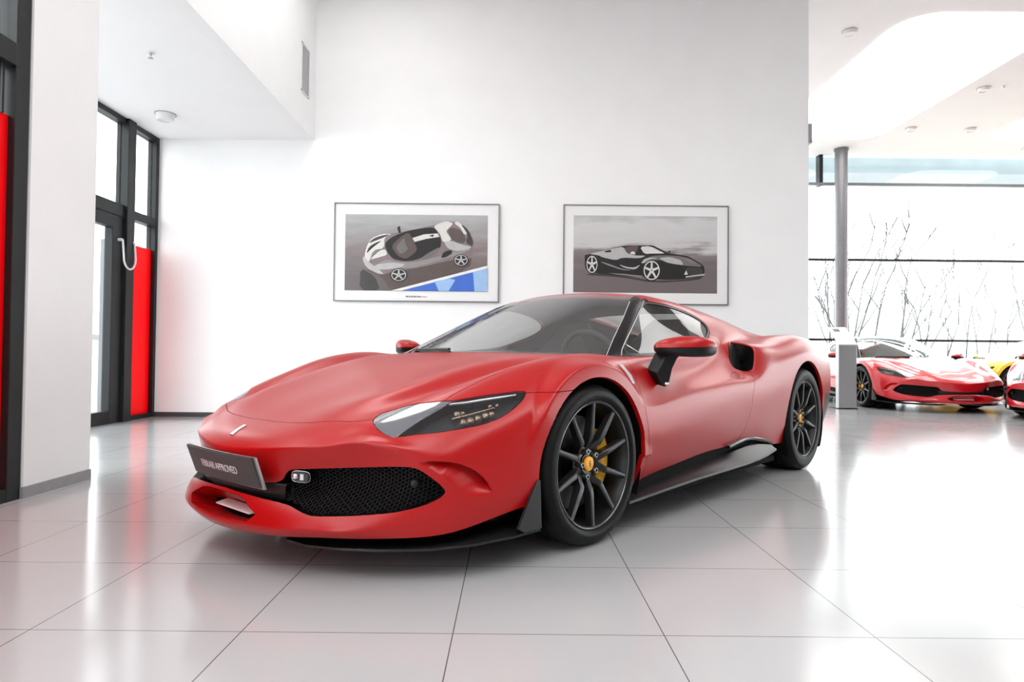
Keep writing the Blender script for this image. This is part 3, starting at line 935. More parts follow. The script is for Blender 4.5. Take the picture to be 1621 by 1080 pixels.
    for k_, sg in enumerate((1, -1)):
        ring = []
        g0 = [i for i in range(len(INTAKE)) if INTAKE[i][0] > -.40][-1] + 1
        ip_ = INTAKE[g0:] + INTAKE[:g0]
        for x, z in ip_:
            if x > -.40: continue
            loc, n, fi, d = bc.tree.ray_cast(Vector((x, 2, z)), Vector((0, -1, 0)))
            if loc is not None: q = loc - n * .002; ring.append((q.x, q.y * sg, q.z))
        b = MB(); b.tube(ring, [.003] + [.0065] * (len(ring) - 2) + [.003], 8); b.build('intake_lip', P_, car, smooth=True)
    for sg in (1, -1):
        b = MB(); b.hexa([(-.50, .80 * sg, .70), (-.37, .82 * sg, .70), (-.372, .828 * sg, .70), (-.50, .81 * sg, .70)], [(-.55, .77 * sg, .88), (-.41, .77 * sg, .87), (-.412, .778 * sg, .87), (-.55, .78 * sg, .88)])
        b.build('intake_vane', M['carbon'], car)
    # number plate
    b = MB()
    rows = []
    NP_ = 16
    def pl(y, t, off):
        cxp = 2.462 + .016 * (1 - ((y - .01) / .265) ** 2) - .040 * t
        return (cxp + off, y, .418 - .112 * t)
    for off in (0, -.006):
        pass
    for k in range(NP_ + 1):
        y = .01 - .265 + .53 * k / NP_
        rows.append([pl(y, 0, 0), pl(y, 1, 0), pl(y, 1, -.006), pl(y, 0, -.006)])
    b.grid(rows, closed_v=True); b.f.append([0, 1, 2, 3]); b.mi.append(0); b.f.append([NP_ * 4 + q for q in range(4)]); b.mi.append(0)
    plate = b.build('number_plate', M['plate'], bumper, smooth=True, angle=40)
    b = MB(); rows = []
    for k in range(NP_ + 1):
        y = .012 - .268 + .545 * k / NP_
        y2 = .01 - .265 + .53 * k / NP_
        rows.append([(pl(y2, 0, -.008)[0], y, .421), (pl(y2, 1, -.008)[0], y, .303), (pl(y2, 1, -.016)[0], y, .303), (pl(y2, 0, -.016)[0], y, .421)])
    b.grid(rows, closed_v=True); b.f.append([0, 1, 2, 3]); b.mi.append(0); b.f.append([NP_ * 4 + q for q in range(4)]); b.mi.append(0)
    b.build('plate_holder', M['steel'], plate, smooth=True, angle=40)
    cu = bpy.data.curves.new('plate_text', 'FONT'); cu.body = 'FERRARI APPROVED'; cu.size = .042; cu.align_x = 'CENTER'; cu.align_y = 'CENTER'; cu.extrude = .0004
    cu.space_character = .92
    to = bpy.data.objects.new('plate_text', cu); COL.objects.link(to)
    dg = bpy.context.evaluated_depsgraph_get(); dg.update()
    tm = bpy.data.meshes.new_from_object(to.evaluated_get(dg)); bpy.data.objects.remove(to)
    xs = [v.co.x for v in tm.vertices]; wd = max(xs) - min(xs)
    for v in tm.vertices:
        y = v.co.x * (.285 / wd); t = .5 - v.co.y / .112 * .95 + .03
        q = pl(y + .015, t, .0012 + v.co.z); v.co = q
    tm.materials.clear()
    link_mesh('plate_lettering', tm, M['white_letters'], plate)
    # nose badge and fender badges
    b = MB()
    def hoodp(x, y, rec): return on_skin(x, y, rec)
    def strip_badge(pts, th, name, m, par, sg=1):
        b = MB(); n = len(pts)
        top = []; bot = []
        for p, nrm in pts:
            top.append(p + nrm * th); bot.append(p - nrm * .004)
        vs = [(q.x, q.y * sg, q.z) for q in top + bot]
        b.add(vs, [list(range(n)), list(range(n, 2 * n))[::-1]] + [(i, (i + 1) % n, n + (i + 1) % n, n + i) for i in range(n)])
        return b.build(name, m, par, bevel=.0012)
    pts = []
    for x, y in ((2.335, -.026), (2.335, -.004), (2.360, .000), (2.398, .012), (2.398, -.012), (2.360, -.020)):
        loc, n, fi, d = bc.tree.ray_cast(Vector((x, y, 2)), Vector((0, 0, -1))); pts.append((loc, n))
    strip_badge(pts, .005, 'nose_badge', M['silver'], bumper)
    for k, sg in enumerate((1, -1)):
        pts = []
        for x, z in ((1.066, .757), (1.028, .750), (.984, .705), (.974, .664), (.998, .668), (1.026, .712)):
            loc, n, fi, d = bc.tree.ray_cast(Vector((x, 2, z)), Vector((0, -1, 0))); pts.append((loc, n))
        strip_badge(pts, .004, 'fender_emblem', M['emblem_silver'], fenders[k], sg)
        # door handle outline
        ring = []
        for x, z in ((-.115, .676), (-.20, .700), (-.262, .700), (-.272, .682), (-.185, .660), (-.115, .676)):
            loc, n, fi, d = bc.tree.ray_cast(Vector((x, 2, z)), Vector((0, -1, 0))); q = loc - n * .0002; ring.append((q.x, q.y * sg, q.z))
        b = MB(); b.tube(ring, .0013, 6, cap=False); b.build('door_handle', M['black_matte'], doors[k], smooth=True)
        ring = []
        for u in range(5):
            x = .775 + (.70 - .775) * u / 4; z = .872 + (.802 - .872) * u / 4
            loc, n, fi, d = bc.tree.ray_cast(Vector((x, 2, z)), Vector((0, -1, 0))); q = loc - n * .004; ring.append((q.x, q.y * sg, q.z))
        b = MB(); b.tube(ring, .003, 6); b.build('window_divider', M['silver'], car, smooth=True)
        # light lines along the pillar
        for nm, line in (('pillar_trim', [(.935, .752), (.775, .688), (.552, .606), (.345, .520)]), ('window_trim', None)):
            ring = []
            if line:
                for i in range(13):
                    t = i / 12 * (len(line) - 1); a = int(min(t, len(line) - 2)); u = t - a
                    x = line[a][0] * (1 - u) + line[a + 1][0] * u; y = line[a][1] * (1 - u) + line[a + 1][1] * u
                    loc, n, fi, d = bc.tree.ray_cast(Vector((x, y, 2)), Vector((0, 0, -1))); q = loc + n * .0008; ring.append((q.x, q.y * sg, q.z))
            else:
                for i in range(13):
                    u = i / 12; x = .893 + (.215 - .893) * u; z = .793 + (1.113 - .793) * u
                    loc, n, fi, d = bc.tree.ray_cast(Vector((x, 2, z)), Vector((0, -1, 0)))
                    if loc is None: continue
                    q = loc + n * .0008; ring.append((q.x, q.y * sg, q.z))
            if len(ring) > 2:
                b = MB(); b.tube(ring, .0022, 6); b.build(nm, M['silver'], car, smooth=True)
    # wiper lying at the foot of the windscreen
    ring = []
    for x, y in ((1.205, -.08), (1.185, -.20), (1.145, -.34), (1.09, -.48), (1.05, -.56)):
        loc, n, fi, d = bc.tree.ray_cast(Vector((x - .03, abs(y), 2)), Vector((0, 0, -1))); q = loc + n * .008; ring.append((q.x, y, q.z))
    b = MB(); b.tube(ring, [.008, .007, .007, .006, .004], 8)
    wp = b.build('wiper', M['black_satin'], car, smooth=True)
    # wheels and wells
    for x, y, r, w in ((1.3, .943, .338, .245), (-1.3, .957, .360, .305)):
        for sg in (1, -1):
            make_wheel(car, x, y * sg, r, w, sg)
            b = MB(); rows = []
            A = ARCH_F if x > 0 else ARCH_R
            rr = A[2] + .006
            for yy in (.938 if x > 0 else .955, .60, .5):
                ring = []
                for k in range(41):
                    a = math.radians(-40 + 260 * k / 40)
                    q = rr if yy > .55 else .05
                    ring.append((A[0] + q * math.cos(a), yy * sg, max(A[1] + q * math.sin(a), .13)))
                rows.append(ring)
            b.grid(rows); b.build('wheel_well', M['black_matte'], car, smooth=True)
    for sg in (1, -1): make_mirror(car, sg)
    # side skirts
    for sg in (1, -1):
        inn = [(1.06, .925, .158), (.80, .922, .178), (.45, .922, .204), (.10, .924, .228), (-.15, .927, .246), (-.33, .932, .258), (-.48, .940, .256), (-.66, .955, .236)]
        out = [(1.06, .962, .150), (.80, .975, .163), (.45, .988, .177), (.10, .994, .181), (-.15, .998, .184), (-.33, 1.000, .190), (-.48, .998, .200), (-.66, .985, .214)]
        b = MB(); rows = []
        for a, c in zip(inn, out):
            rows.append([(a[0], a[1] * sg, a[2]), (a[0] * .5 + c[0] * .5, (a[1] * .5 + c[1] * .5) * sg, a[2] * .5 + c[2] * .5 - .004), (c[0], c[1] * sg, c[2]), (c[0], c[1] * sg, c[2] - .012), (c[0], (c[1] - .05) * sg, c[2] - .022), (a[0], (a[1] - .1) * sg, a[2] - .03), (a[0], (a[1] - .1) * sg, a[2])])
        b.grid(rows, closed_v=True); b.f.append(list(range(7))); b.mi.append(0); b.f.append([49 + q for q in range(7)]); b.mi.append(0)
        sk = b.build('side_skirt', M['carbon'], car, smooth=True, angle=35)
        b = MB(); rows = []
        for x, z0, z1 in ((1.0, .14, .215), (.55, .17, .255), (.1, .19, .285), (-.3, .20, .302), (-.55, .20, .275), (-.72, .19, .240)):
            rows.append([(x, .900 * sg, z1 + .02), (x, .902 * sg, z0 - .02), (x, .6 * sg, z0 - .04), (x, .6 * sg, z1)])
        b.grid(rows, closed_v=True); b.f.append(list(range(4))); b.mi.append(0); b.f.append([20 + q for q in range(4)]); b.mi.append(0)
        b.build('sill', M['black_matte'], car)
        # kick-up rim at the rear of the skirt
        b = MB(); rows = []
        for x, z in ((-.04, .283), (-.16, .298), (-.28, .308), (-.40, .304), (-.54, .284), (-.70, .246)):
            rows.append([(x, .918 * sg, z - .012), (x, .945 * sg, z - .012), (x, .949 * sg, z - .003), (x, .944 * sg, z + .003), (x, .918 * sg, z + .004)])
        b.grid(rows, closed_v=True); b.f.append(list(range(5))); b.mi.append(0); b.f.append([25 + q for q in range(5)]); b.mi.append(0)
        b.build('skirt_fin', M['black_gloss'], sk, smooth=True, angle=40)
        # splitter blade and winglet
        o_ = [(2.335, .30), (2.325, .42), (2.27, .54), (2.19, .66), (2.08, .785), (1.95, .875), (1.80, .935), (1.685, .962)]
        zz = [.116, .116, .117, .119, .123, .130, .140, .150]
        b = MB(); rows = []
        for (x, y), z in zip(o_, zz):
            rows.append([(x, y * sg, z), (x, y * sg, z - .009), (x - .16, (y - .18) * sg, z - .012), (x - .16, (y - .18) * sg, z + .004)])
        b.grid(rows, closed_v=True); b.f.append(list(range(4))); b.mi.append(0); b.f.append([28 + q for q in range(4)]); b.mi.append(0)
        sp = b.build('splitter', M['carbon'], bumper, smooth=True, angle=35)
        b = MB()
        out_p = [(1.672, .950, .325), (1.684, .948, .325), (1.785, .944, .160), (1.76, .950, .145), (1.678, .963, .150)]
        n = len(out_p)
        b.add([(x, y * sg, z) for x, y, z in out_p] + [(x, (y - .016) * sg, z) for x, y, z in out_p], [list(range(n)), list(range(n, 2 * n))[::-1]] + [(i, (i + 1) % n, n + (i + 1) % n, n + i) for i in range(n)])
        b.build('winglet', M['carbon'], bumper, bevel=.002)
    # floor pan
    b = MB(); b.box(-2.0, .90, -.62, .62, .10, .13); b.box(.90, 1.75, -.60, .60, .12, .14); b.box(1.75, 2.15, -.45, .45, .13, .15); b.box(-.85, .90, -.90, .90, .11, .14)
    b.build('floor_pan', M['black_matte'], car)
    # cabin
    b = MB(); rows = []
    for y in (-.70, -.5, -.2, 0, .2, .5, .70):
        e = .10 * (y / .7) ** 2
        rows.append([(1.22 - 2.6 * e, y, .765), (1.0 - e, y, .785), (.80 - e, y, .790), (.70 - e, y, .775), (.66, y, .70), (.70, y, .45)])
    b.grid(rows); b.build('dashboard', M['leather'], car, smooth=True, angle=60)
    b = MB(); rows = []
    for k in range(33):
        a = 2 * PI * k / 32
        rows.append(Vector((.52 + .05 * math.sin(a), .37 + .18 * math.cos(a), .76 + .165 * math.sin(a))))
    b.tube(rows, .016, 10, cap=False)
    swh = b.build('steering_wheel', M['leather'], car, smooth=True)
    b = MB(); b.tube([(.54, .21, .765), (.55, .37, .75), (.54, .53, .765)], .02, 8); b.tube([(.55, .37, .76), (.49, .37, .61)], .016, 8); b.tube([(.52, .37, .75), (.72, .37, .70)], .035, 12)
    b.build('wheel_spokes', M['carbon'], swh, smooth=True)
    for sg in (1, -1):
        prof = [(.35, .34), (.30, .40), (-.02, .36), (-.10, .42), (-.20, .66), (-.27, .84), (-.31, .93), (-.33, 1.00), (-.37, 1.035), (-.42, 1.0), (-.42, .80), (-.34, .40), (-.15, .28), (.30, .27)]
        hw = [.20, .22, .24, .25, .25, .215, .13, .125, .10, .11, .2, .24, .24, .22]
        b = MB(); rows = []
        for u in (-1, -.85, -.5, 0, .5, .85, 1):
            bol = .05 * abs(u) ** 3
            rows.append([(x + (bol if i < 7 else 0), sg * .37 + hw[i] * u, z + (bol * .6 if i < 4 else 0)) for i, (x, z) in enumerate(prof)])
        b.grid(rows, closed_v=True); n = len(prof); b.f.append(list(range(n))); b.mi.append(0); b.f.append([6 * n + q for q in range(n)]); b.mi.append(0)
        b.build('seat', M['leather_grey'], car, smooth=True, angle=70)
    b = MB(); b.hexa([(-.52, -.62, .3), (-.44, -.62, .3), (-.44, .62, .3), (-.52, .62, .3)], [(-.56, -.60, .84), (-.50, -.60, .84), (-.50, .60, .84), (-.56, .60, .84)])
    b.build('rear_bulkhead', M['leather'], car)
    # tail lamps
    for sg in (1, -1):
        b = MB(); b.lathe([(.05, -.02), (.055, .02), (.04, .03), (.001, .03)], 24, 'y')
        b.v = [(-2.10 - q[1], .66 * sg + q[0] * 1.7, .76 + q[2] * .75) for q in b.v]
        b.build('tail_lamp', M['paint_gloss'], car, smooth=True)
    return car
# ------------------------------------------------------------------ showroom
CAM = dict(f=1051.694, pitch=0.0203487, roll=0.0096034, yaw=0.000313, h=0.793377)
WALL_Y = 8.10; X_END = 3.62; X_GLASS = -4.40; SOFFIT_Z = 3.40; CEIL_Z = 5.40; WIN_Y = 15.0

def tile_mat():
    m = bpy.data.materials.new('white_floor_tiles'); m.use_nodes = True
    nt = m.node_tree; b = nt.nodes['Principled BSDF']
    geo = nt.nodes.new('ShaderNodeNewGeometry')
    sep = nt.nodes.new('ShaderNodeSeparateXYZ'); nt.links.new(geo.outputs['Position'], sep.inputs[0])
    def line(axis, off):
        a = nt.nodes.new('ShaderNodeMath'); a.operation = 'SUBTRACT'; a.inputs[1].default_value = off
        nt.links.new(sep.outputs[axis], a.inputs[0])
        w = nt.nodes.new('ShaderNodeMath'); w.operation = 'WRAP'; w.inputs[1].default_value = .3; w.inputs[2].default_value = -.3
        nt.links.new(a.outputs[0], w.inputs[0])
        ab = nt.nodes.new('ShaderNodeMath'); ab.operation = 'ABSOLUTE'; nt.links.new(w.outputs[0], ab.inputs[0])
        l = nt.nodes.new('ShaderNodeMath'); l.operation = 'LESS_THAN'; l.inputs[1].default_value = .0017
        nt.links.new(ab.outputs[0], l.inputs[0]); return l
    lx = line(0, -.1592); ly = line(1, 1.901)
    mx = nt.nodes.new('ShaderNodeMath'); mx.operation = 'MAXIMUM'
    nt.links.new(lx.outputs[0], mx.inputs[0]); nt.links.new(ly.outputs[0], mx.inputs[1])
    n = nt.nodes.new('ShaderNodeTexNoise'); n.inputs['Scale'].default_value = 1.4; n.inputs['Detail'].default_value = 5
    nt.links.new(geo.outputs['Position'], n.inputs['Vector'])
    r = nt.nodes.new('ShaderNodeValToRGB')
    r.color_ramp.elements[0].color = (.41, .41, .414, 1); r.color_ramp.elements[1].color = (.445, .445, .45, 1)
    nt.links.new(n.outputs['Fac'], r.inputs['Fac'])
    mc = nt.nodes.new('ShaderNodeMixRGB'); mc.inputs[2].default_value = (.10, .10, .105, 1)
    nt.links.new(mx.outputs[0], mc.inputs[0]); nt.links.new(r.outputs['Color'], mc.inputs[1])
    nt.links.new(mc.outputs[0], b.inputs['Base Color'])
    rr = nt.nodes.new('ShaderNodeMapRange'); rr.inputs[3].default_value = .12; rr.inputs[4].default_value = .18
    nt.links.new(n.outputs['Fac'], rr.inputs[0]); nt.links.new(rr.outputs[0], b.inputs['Roughness'])
    return m

M['floor'] = tile_mat()
M['wall'] = mat('white_wall_paint', (.90, .90, .90), rough=.75, noise=.012, nscale=3)
M['ceiling'] = mat('white_ceiling_paint', (.91, .91, .91), rough=.8, noise=.01, nscale=2)
M['skirting'] = mat('grey_skirting', (.30, .30, .31), rough=.5, noise=.05, nscale=20)
M['dark_skirting'] = mat('dark_skirting', (.05, .05, .052), rough=.5, noise=.05, nscale=20)
M['frame_dark'] = mat('anthracite_frame', (.013, .014, .015), rough=.42, spec=.35, noise=.08, nscale=40)
M['mullion'] = mat('grey_mullion', (.16, .17, .18), rough=.4, noise=.05, nscale=40)
M['clear'] = glass_mat('clear_glazing', (.96, .98, .98), ior=1.25)
M['red_film'] = film_mat('red_window_film', (.74, .003, .012))
M['light'] = mat('ceiling_light_panel', (1, 1, 1), rough=.6, emit=(1, .995, .98), estr=4.5, noise=.0)
M['lamp_white'] = mat('white_enamel', (.8, .8, .8), rough=.35, noise=.02, nscale=20)
M['bark'] = mat('bare_bark', (.14, .14, .14), rough=.9, noise=.3, nscale=20, bump=.3)
M['snow'] = mat('pale_ground', (.55, .56, .55), rough=.9, noise=.12, nscale=.6)
M['canopy'] = mat('canopy_metal', (.45, .52, .56), rough=.5, noise=.05, nscale=3)
M['concrete'] = mat('pale_building', (.65, .66, .66), rough=.8, noise=.06, nscale=2)
M['mat_board'] = mat('white_picture_mount', (.82, .82, .82), rough=.6, noise=.01, nscale=30)
M['frame_silver'] = mat('thin_grey_frame', (.16, .16, .165), rough=.35, metal=.5, noise=.06, nscale=40)

def structure(name, mb, m, **k):
    return tag(mb.build(name, m, **k), kind='structure')

structure('floor', MB().box(-14, 22, -8, 15.2, -.1, 0), M['floor'])
structure('wall_back', MB().box(X_GLASS - .12, X_END, WALL_Y, WALL_Y + .30, 0, 7.2), M['wall'])
structure('ceiling', MB().box(-2.46, 22, -8, 15.2, CEIL_Z + 1.8, CEIL_Z + 2.0), M['ceiling'])
FR = M['frame_dark']
M['column'] = mat('column_grey', (.17, .17, .18), rough=.35, metal=.3, noise=.04, nscale=5)
# ceiling with a lower soffit along the glazed side
structure('ceiling_soffit', MB().box(X_GLASS - .12, -2.56, 3.3, WALL_Y, SOFFIT_Z, SOFFIT_Z + .25), M['ceiling'])
structure('trim_soffit', MB().box(-2.56, -2.44, -6.2, WALL_Y, SOFFIT_Z + .0, CEIL_Z), M['wall'])
# rear hall ceiling: slab with a row of flush light panels
structure('ceiling_hall', MB().box(-2.56, 22, -8, WIN_Y + .2, CEIL_Z, CEIL_Z + .2), mat('hall_ceiling_paint', (.80, .80, .80), rough=.8, noise=.01, nscale=2))
# pillar at the glazed side
structure('wall_rear', MB().box(-2.7, 22, -6.2, -6, 0, CEIL_Z), mat('rear_wall_paint', (.26, .26, .265), rough=.7, noise=.03, nscale=2))
structure('wall_hall', MB().box(15.5, 15.7, -6.2, WIN_Y + .2, 3.6, CEIL_Z), M['wall'])
structure('wall_corner', MB().box(15.5, 15.7, -6.2, 1.0, 0, 3.6), M['wall'])
wh = empty('window_9', (0, 0, 0)); tag(wh, kind='structure')
for k in range(8):
    MB().box(15.52, 15.62, 1.0 + 2 * k - .04, 1.0 + 2 * k + .04, 0, 3.6).build('window_frame', FR, wh)
MB().box(15.52, 15.62, 1.0, 15.0, 0, .08).build('window_frame', FR, wh)
MB().box(15.56, 15.57, 1.0, 15.0, .08, 3.6).build('window_pane', M['clear'], wh)
structure('pillar_left', MB().box(-2.78, -2.60, 3.56, 4.12, 0, SOFFIT_Z), M['wall'])
structure('baseboard_left', MB().box(-2.79, -2.592, 3.55, 4.125, 0, .062), M['skirting'])
structure('trim_pillar', MB().box(-2.70, -2.612, 3.545, 3.562, .062, SOFFIT_Z), M['skirting'])

structure('baseboard_back', MB().box(X_GLASS, X_END, WALL_Y - .012, WALL_Y, 0, .055), M['dark_skirting'])
structure('wall_right', MB().box(X_END - .3, X_END, WALL_Y + .3, WIN_Y, 0, CEIL_Z), M['wall'])

def thing(name, label, cat, loc=(0, 0, 0), rz=0, group=None, kind=None):
    return tag(empty(name, loc, rz), label, cat, group, kind)

# glazed side: far bay with the door and the red sidelight
def bars(lst, name, m, par, bevel=.004):
    for q in lst:
        MB().box(*q).build(name, m, par, bevel=bevel)
x0, x1 = X_GLASS - .05, X_GLASS + .06
win = empty('window_1', (0, 0, 0)); tag(win, kind='structure')
bars([(x0, x1, 8.04, 8.10, 0, SOFFIT_Z), (x0, x1 + .03, 7.40, 7.55, 0, SOFFIT_Z), (x0, x1, 4.1, 7.40, 2.28, 2.42), (x0, x1, 7.55, 8.04, 2.30, 2.40),
      (x0, x1, 4.1, 8.04, SOFFIT_Z - .06, SOFFIT_Z), (x0, x1, 7.55, 8.04, 0, .05)], 'window_frame', FR, win)
MB().box(X_GLASS - .01, X_GLASS + .01, 7.55, 8.04, 2.40, SOFFIT_Z - .06).build('window_pane', M['clear'], win)
MB().box(X_GLASS - .01, X_GLASS + .01, 4.1, 7.40, 2.42, SOFFIT_Z - .06).build('window_pane', M['clear'], win)
MB().box(X_GLASS - .01, X_GLASS + .01, 7.55, 8.04, 2.02, 2.30).build('window_pane', M['clear'], win)
MB().box(X_GLASS - .012, X_GLASS + .012, 7.55, 8.04, .05, 2.02).build('red_film', M['red_film'], win)
door = empty('door_1', (0, 0, 0)); tag(door, kind='structure')
bars([(x0 + .01, x1 - .01, 7.20, 7.40, 0, 2.28), (x0 + .01, x1 - .01, 6.05, 6.22, 0, 2.28), (x0 + .01, x1 - .01, 6.22, 7.20, 2.14, 2.28), (x0 + .01, x1 - .01, 6.22, 7.20, 0, .14)], 'door_frame', FR, door)
MB().box(X_GLASS - .01, X_GLASS + .01, 6.22, 7.20, .14, 2.14).build('door_glass', M['clear'], door)
fix = empty('window_2', (0, 0, 0)); tag(fix, kind='structure')
bars([(x0, x1, 4.1, 4.2, 0, 2.28), (x0, x1, 4.2, 6.05, 0, .08)], 'window_frame', FR, fix)
MB().box(X_GLASS - .01, X_GLASS + .01, 4.2, 6.05, .08, 2.28).build('window_pane', M['clear'], fix)
ret = empty('window_10', (0, 0, 0)); tag(ret, kind='structure')  # unseen return, glazed to give the car nose bright sky to reflect
bars([(X_GLASS + .06, -2.78, 4.0, 4.08, 0, .07), (X_GLASS + .06, -2.78, 4.0, 4.08, 2.28, 2.38), (X_GLASS + .06, -2.78, 4.0, 4.08, SOFFIT_Z - .06, SOFFIT_Z)], 'window_frame', FR, ret)
MB().box(X_GLASS + .06, -2.78, 4.03, 4.04, .07, SOFFIT_Z - .06).build('window_pane', M['clear'], ret)
# near bay
xn = -2.66
wn = empty('window_3', (0, 0, 0)); tag(wn, kind='structure')
bars([(xn - .05, xn + .05, 3.455, 3.555, 0, SOFFIT_Z + .0), (xn - .05, xn + .05, 1.9, 2.0, 0, SOFFIT_Z), (xn - .05, xn + .055, 2.0, 3.455, 2.28, 2.40), (xn - .05, xn + .05, 2.0, 3.455, 0, .07)], 'window_frame', FR, wn)
MB().box(xn - .01, xn + .01, 2.0, 3.455, 2.40, SOFFIT_Z).build('window_pane', M['clear'], wn)
MB().box(xn - .01, xn + .01, 2.0, 3.40, 2.02, 2.28).build('window_pane', M['clear'], wn)
MB().box(xn - .012, xn + .012, 2.0, 3.455, .07, 2.02).build('red_film', M['red_film'], wn)
MB().box(xn - .02, xn + .02, 3.40, 3.415, 2.02, 2.28).build('glazing_bead', FR, wn)
for k in range(4):
    y1_ = 1.9 - 2.0 * k; y0_ = y1_ - 2.0
    wk = empty('window_%d' % (5 + k), (0, 0, 0)); tag(wk, kind='structure')
    bars([(xn - .05, xn + .05, y0_, y0_ + .1, 0, SOFFIT_Z), (xn - .05, xn + .055, y0_ + .1, y1_, 2.28, 2.40), (xn - .05, xn + .05, y0_ + .1, y1_, 0, .07)], 'window_frame', FR, wk)
    MB().box(xn - .01, xn + .01, y0_ + .1, y1_, 2.02, 2.28).build('window_pane', M['clear'], wk)
    MB().box(xn - .01, xn + .01, y0_ + .1, y1_, 2.40, SOFFIT_Z).build('window_pane', M['clear'], wk)
    MB().box(xn - .012, xn + .012, y0_ + .1, y1_, .07, 2.02).build('red_film' if k < 1 else 'window_pane', M['red_film' if k < 1 else 'clear'], wk)
# white cable loop hanging on the mullion
b = MB(); ring = []
for k in range(17):
    a = PI + PI * k / 16
    ring.append((X_GLASS + .115, 7.42 + .115 * math.cos(a), 1.83 + .125 * math.sin(a)))
ring = [(X_GLASS + .10, 7.305, 2.02)] + ring + [(X_GLASS + .10, 7.535, 2.02)]
b.tube(ring, .011, 10)
lp_ = thing('cable_loop', 'white cable loop hanging from two knobs on the dark glass door post', 'cable', (X_GLASS + .115, 7.42, 0))
o = b.build('cable', M['lamp_white'], lp_, smooth=True); o.location = (-(X_GLASS + .115), -7.42, 0)
for yy in (7.305, 7.535):
    b = MB(); b.lathe([(.018, 0), (.02, .03), (.012, .05), (.001, .052)], 16, 'z'); b.v = [(X_GLASS + .05 + q[2], yy + q[0], 2.02 + q[1]) for q in b.v]
    o = b.build('knob', M['lamp_white'], lp_, smooth=True); o.location = (-(X_GLASS + .115), -7.42, 0)

# ceiling fittings
def rounded_rect(x0, x1, y0, y1, r, n=8):
    p = []
    for cx, cy, a0 in ((x1 - r, y1 - r, 0), (x0 + r, y1 - r, 90), (x0 + r, y0 + r, 180), (x1 - r, y0 + r, 270)):
        for k in range(n + 1):
            a = math.radians(a0 + 90 * k / n); p.append((cx + r * math.cos(a), cy + r * math.sin(a)))
    return p
def light_panel(x0, x1, y0, y1, label, r=.55):
    b = MB(); b.prism(rounded_rect(x0, x1, y0, y1, r), lambda u, v, d: (u, v, d), CEIL_Z - .012, CEIL_Z - .002)
    o = b.build('ceiling_light', M['light'])
    return tag(o, label, 'ceiling light', 'luminous ceiling panels')
light_panel(5.24, 7.60, 8.73, 13.9, 'large glowing rounded ceiling panel left of the other over the red cars')
light_panel(9.75, 12.1, 8.73, 13.9, 'second glowing ceiling panel at the right edge over the yellow car')
PANELS_MAIN = [(-2.2, -.95, 3.4, 7.0), (2.7, 4.4, -4.5, 4.0), (-1.6, 1.2, -5.0, .3)]  # last two are added fill panels, out of view, brightening the car front
for q, lb in zip(PANELS_MAIN, ('luminous ceiling panel above the left side of the matte red car', 'added unseen fill light panel above the right side of the matte red car', 'added unseen fill light panel above the viewer')):
    light_panel(*q, lb)

def downlight(x, y, z, label, rr=.085, drop=.05):
    t = thing('downlight', label, 'downlight', (x, y, z), 0, 'round ceiling downlights')
    b = MB(); b.lathe([(.001, -.001), (rr * 1.12, -.001), (rr * 1.12, -.008), (rr, -.010), (rr, -drop), (rr * .85, -drop - .004), (rr * .8, -drop + .006), (.001, -drop + .008)], 32)
    b.build('housing', M['lamp_white'], t, smooth=True, angle=40)
    b = MB(); b.lathe([(rr * 1.13, -.0005), (rr * 1.22, -.0005), (rr * 1.22, -.006), (rr * 1.13, -.006)], 32, closed=True)
    b.build('shadow_ring', M['skirting'], t, smooth=True, angle=40)
downlight(-3.83, 7.25, SOFFIT_Z, 'white downlight on the low ceiling near the glass door', .09, .07)
for x, y, lb in ((4.72, 9.27, 'downlight nearest the end of the white wall, left of the big glowing panel'), (7.98, 11.2, 'downlight right of the big glowing panel, nearest the camera there'),
                 (7.95, 13.2, 'left one of the two far downlights beyond the big glowing panel'), (9.14, 13.2, 'right one of the two far downlights beyond the big glowing panel'),
                 (11.2, 14.4, 'downlight at the far right below the second glowing panel')):
    downlight(x, y, CEIL_Z, lb)
for x, y, z, lb in ((-3.17, 5.74, SOFFIT_Z, 'small sprinkler head on the low ceiling at the upper left'), (8.25, 11.1, CEIL_Z, 'small sprinkler head beside the downlight on the hall ceiling')):
    t = thing('ceiling_sprinkler', lb, 'sprinkler', (x, y, z))
    b = MB(); b.lathe([(.001, 0), (.035, 0), (.033, -.008), (.001, -.01)], 20); b.build('rosette', M['lamp_white'], t, smooth=True, angle=40)
    b = MB(); b.lathe([(.012, -.008), (.012, -.03), (.006, -.034), (.006, -.05), (.022, -.052), (.022, -.055), (.001, -.056)], 16); b.build('nozzle', M['steel'], t, smooth=True, angle=40)
# air grille on the soffit face
g = thing('air_grille', 'pale air grille high on the side face of the lowered ceiling', 'air vent', (-2.44, 7.68, 4.08))
M['grille_pale'] = mat('pale_grille', (.66, .66, .67), rough=.6, noise=.02, nscale=20)
b = MB()
for a in ((0, .010, -.14, .14, -.28, -.265), (0, .010, -.14, .14, .265, .28), (0, .010, -.14, -.125, -.28, .28), (0, .010, .125, .14, -.28, .28)): b.box(*a)
b.build('grille_frame', M['grille_pale'], g, fix=False)
b = MB()
for k in range(26):
    z = -.258 + k * .0205; b.hexa([(.001, -.125, z), (.008, -.125, z - .008), (.008, .125, z - .008), (.001, .125, z)], [(.001, -.125, z + .004), (.008, -.125, z - .004), (.008, .125, z - .004), (.001, .125, z + .004)])
b.build('slats', M['grille_pale'], g, fix=False)

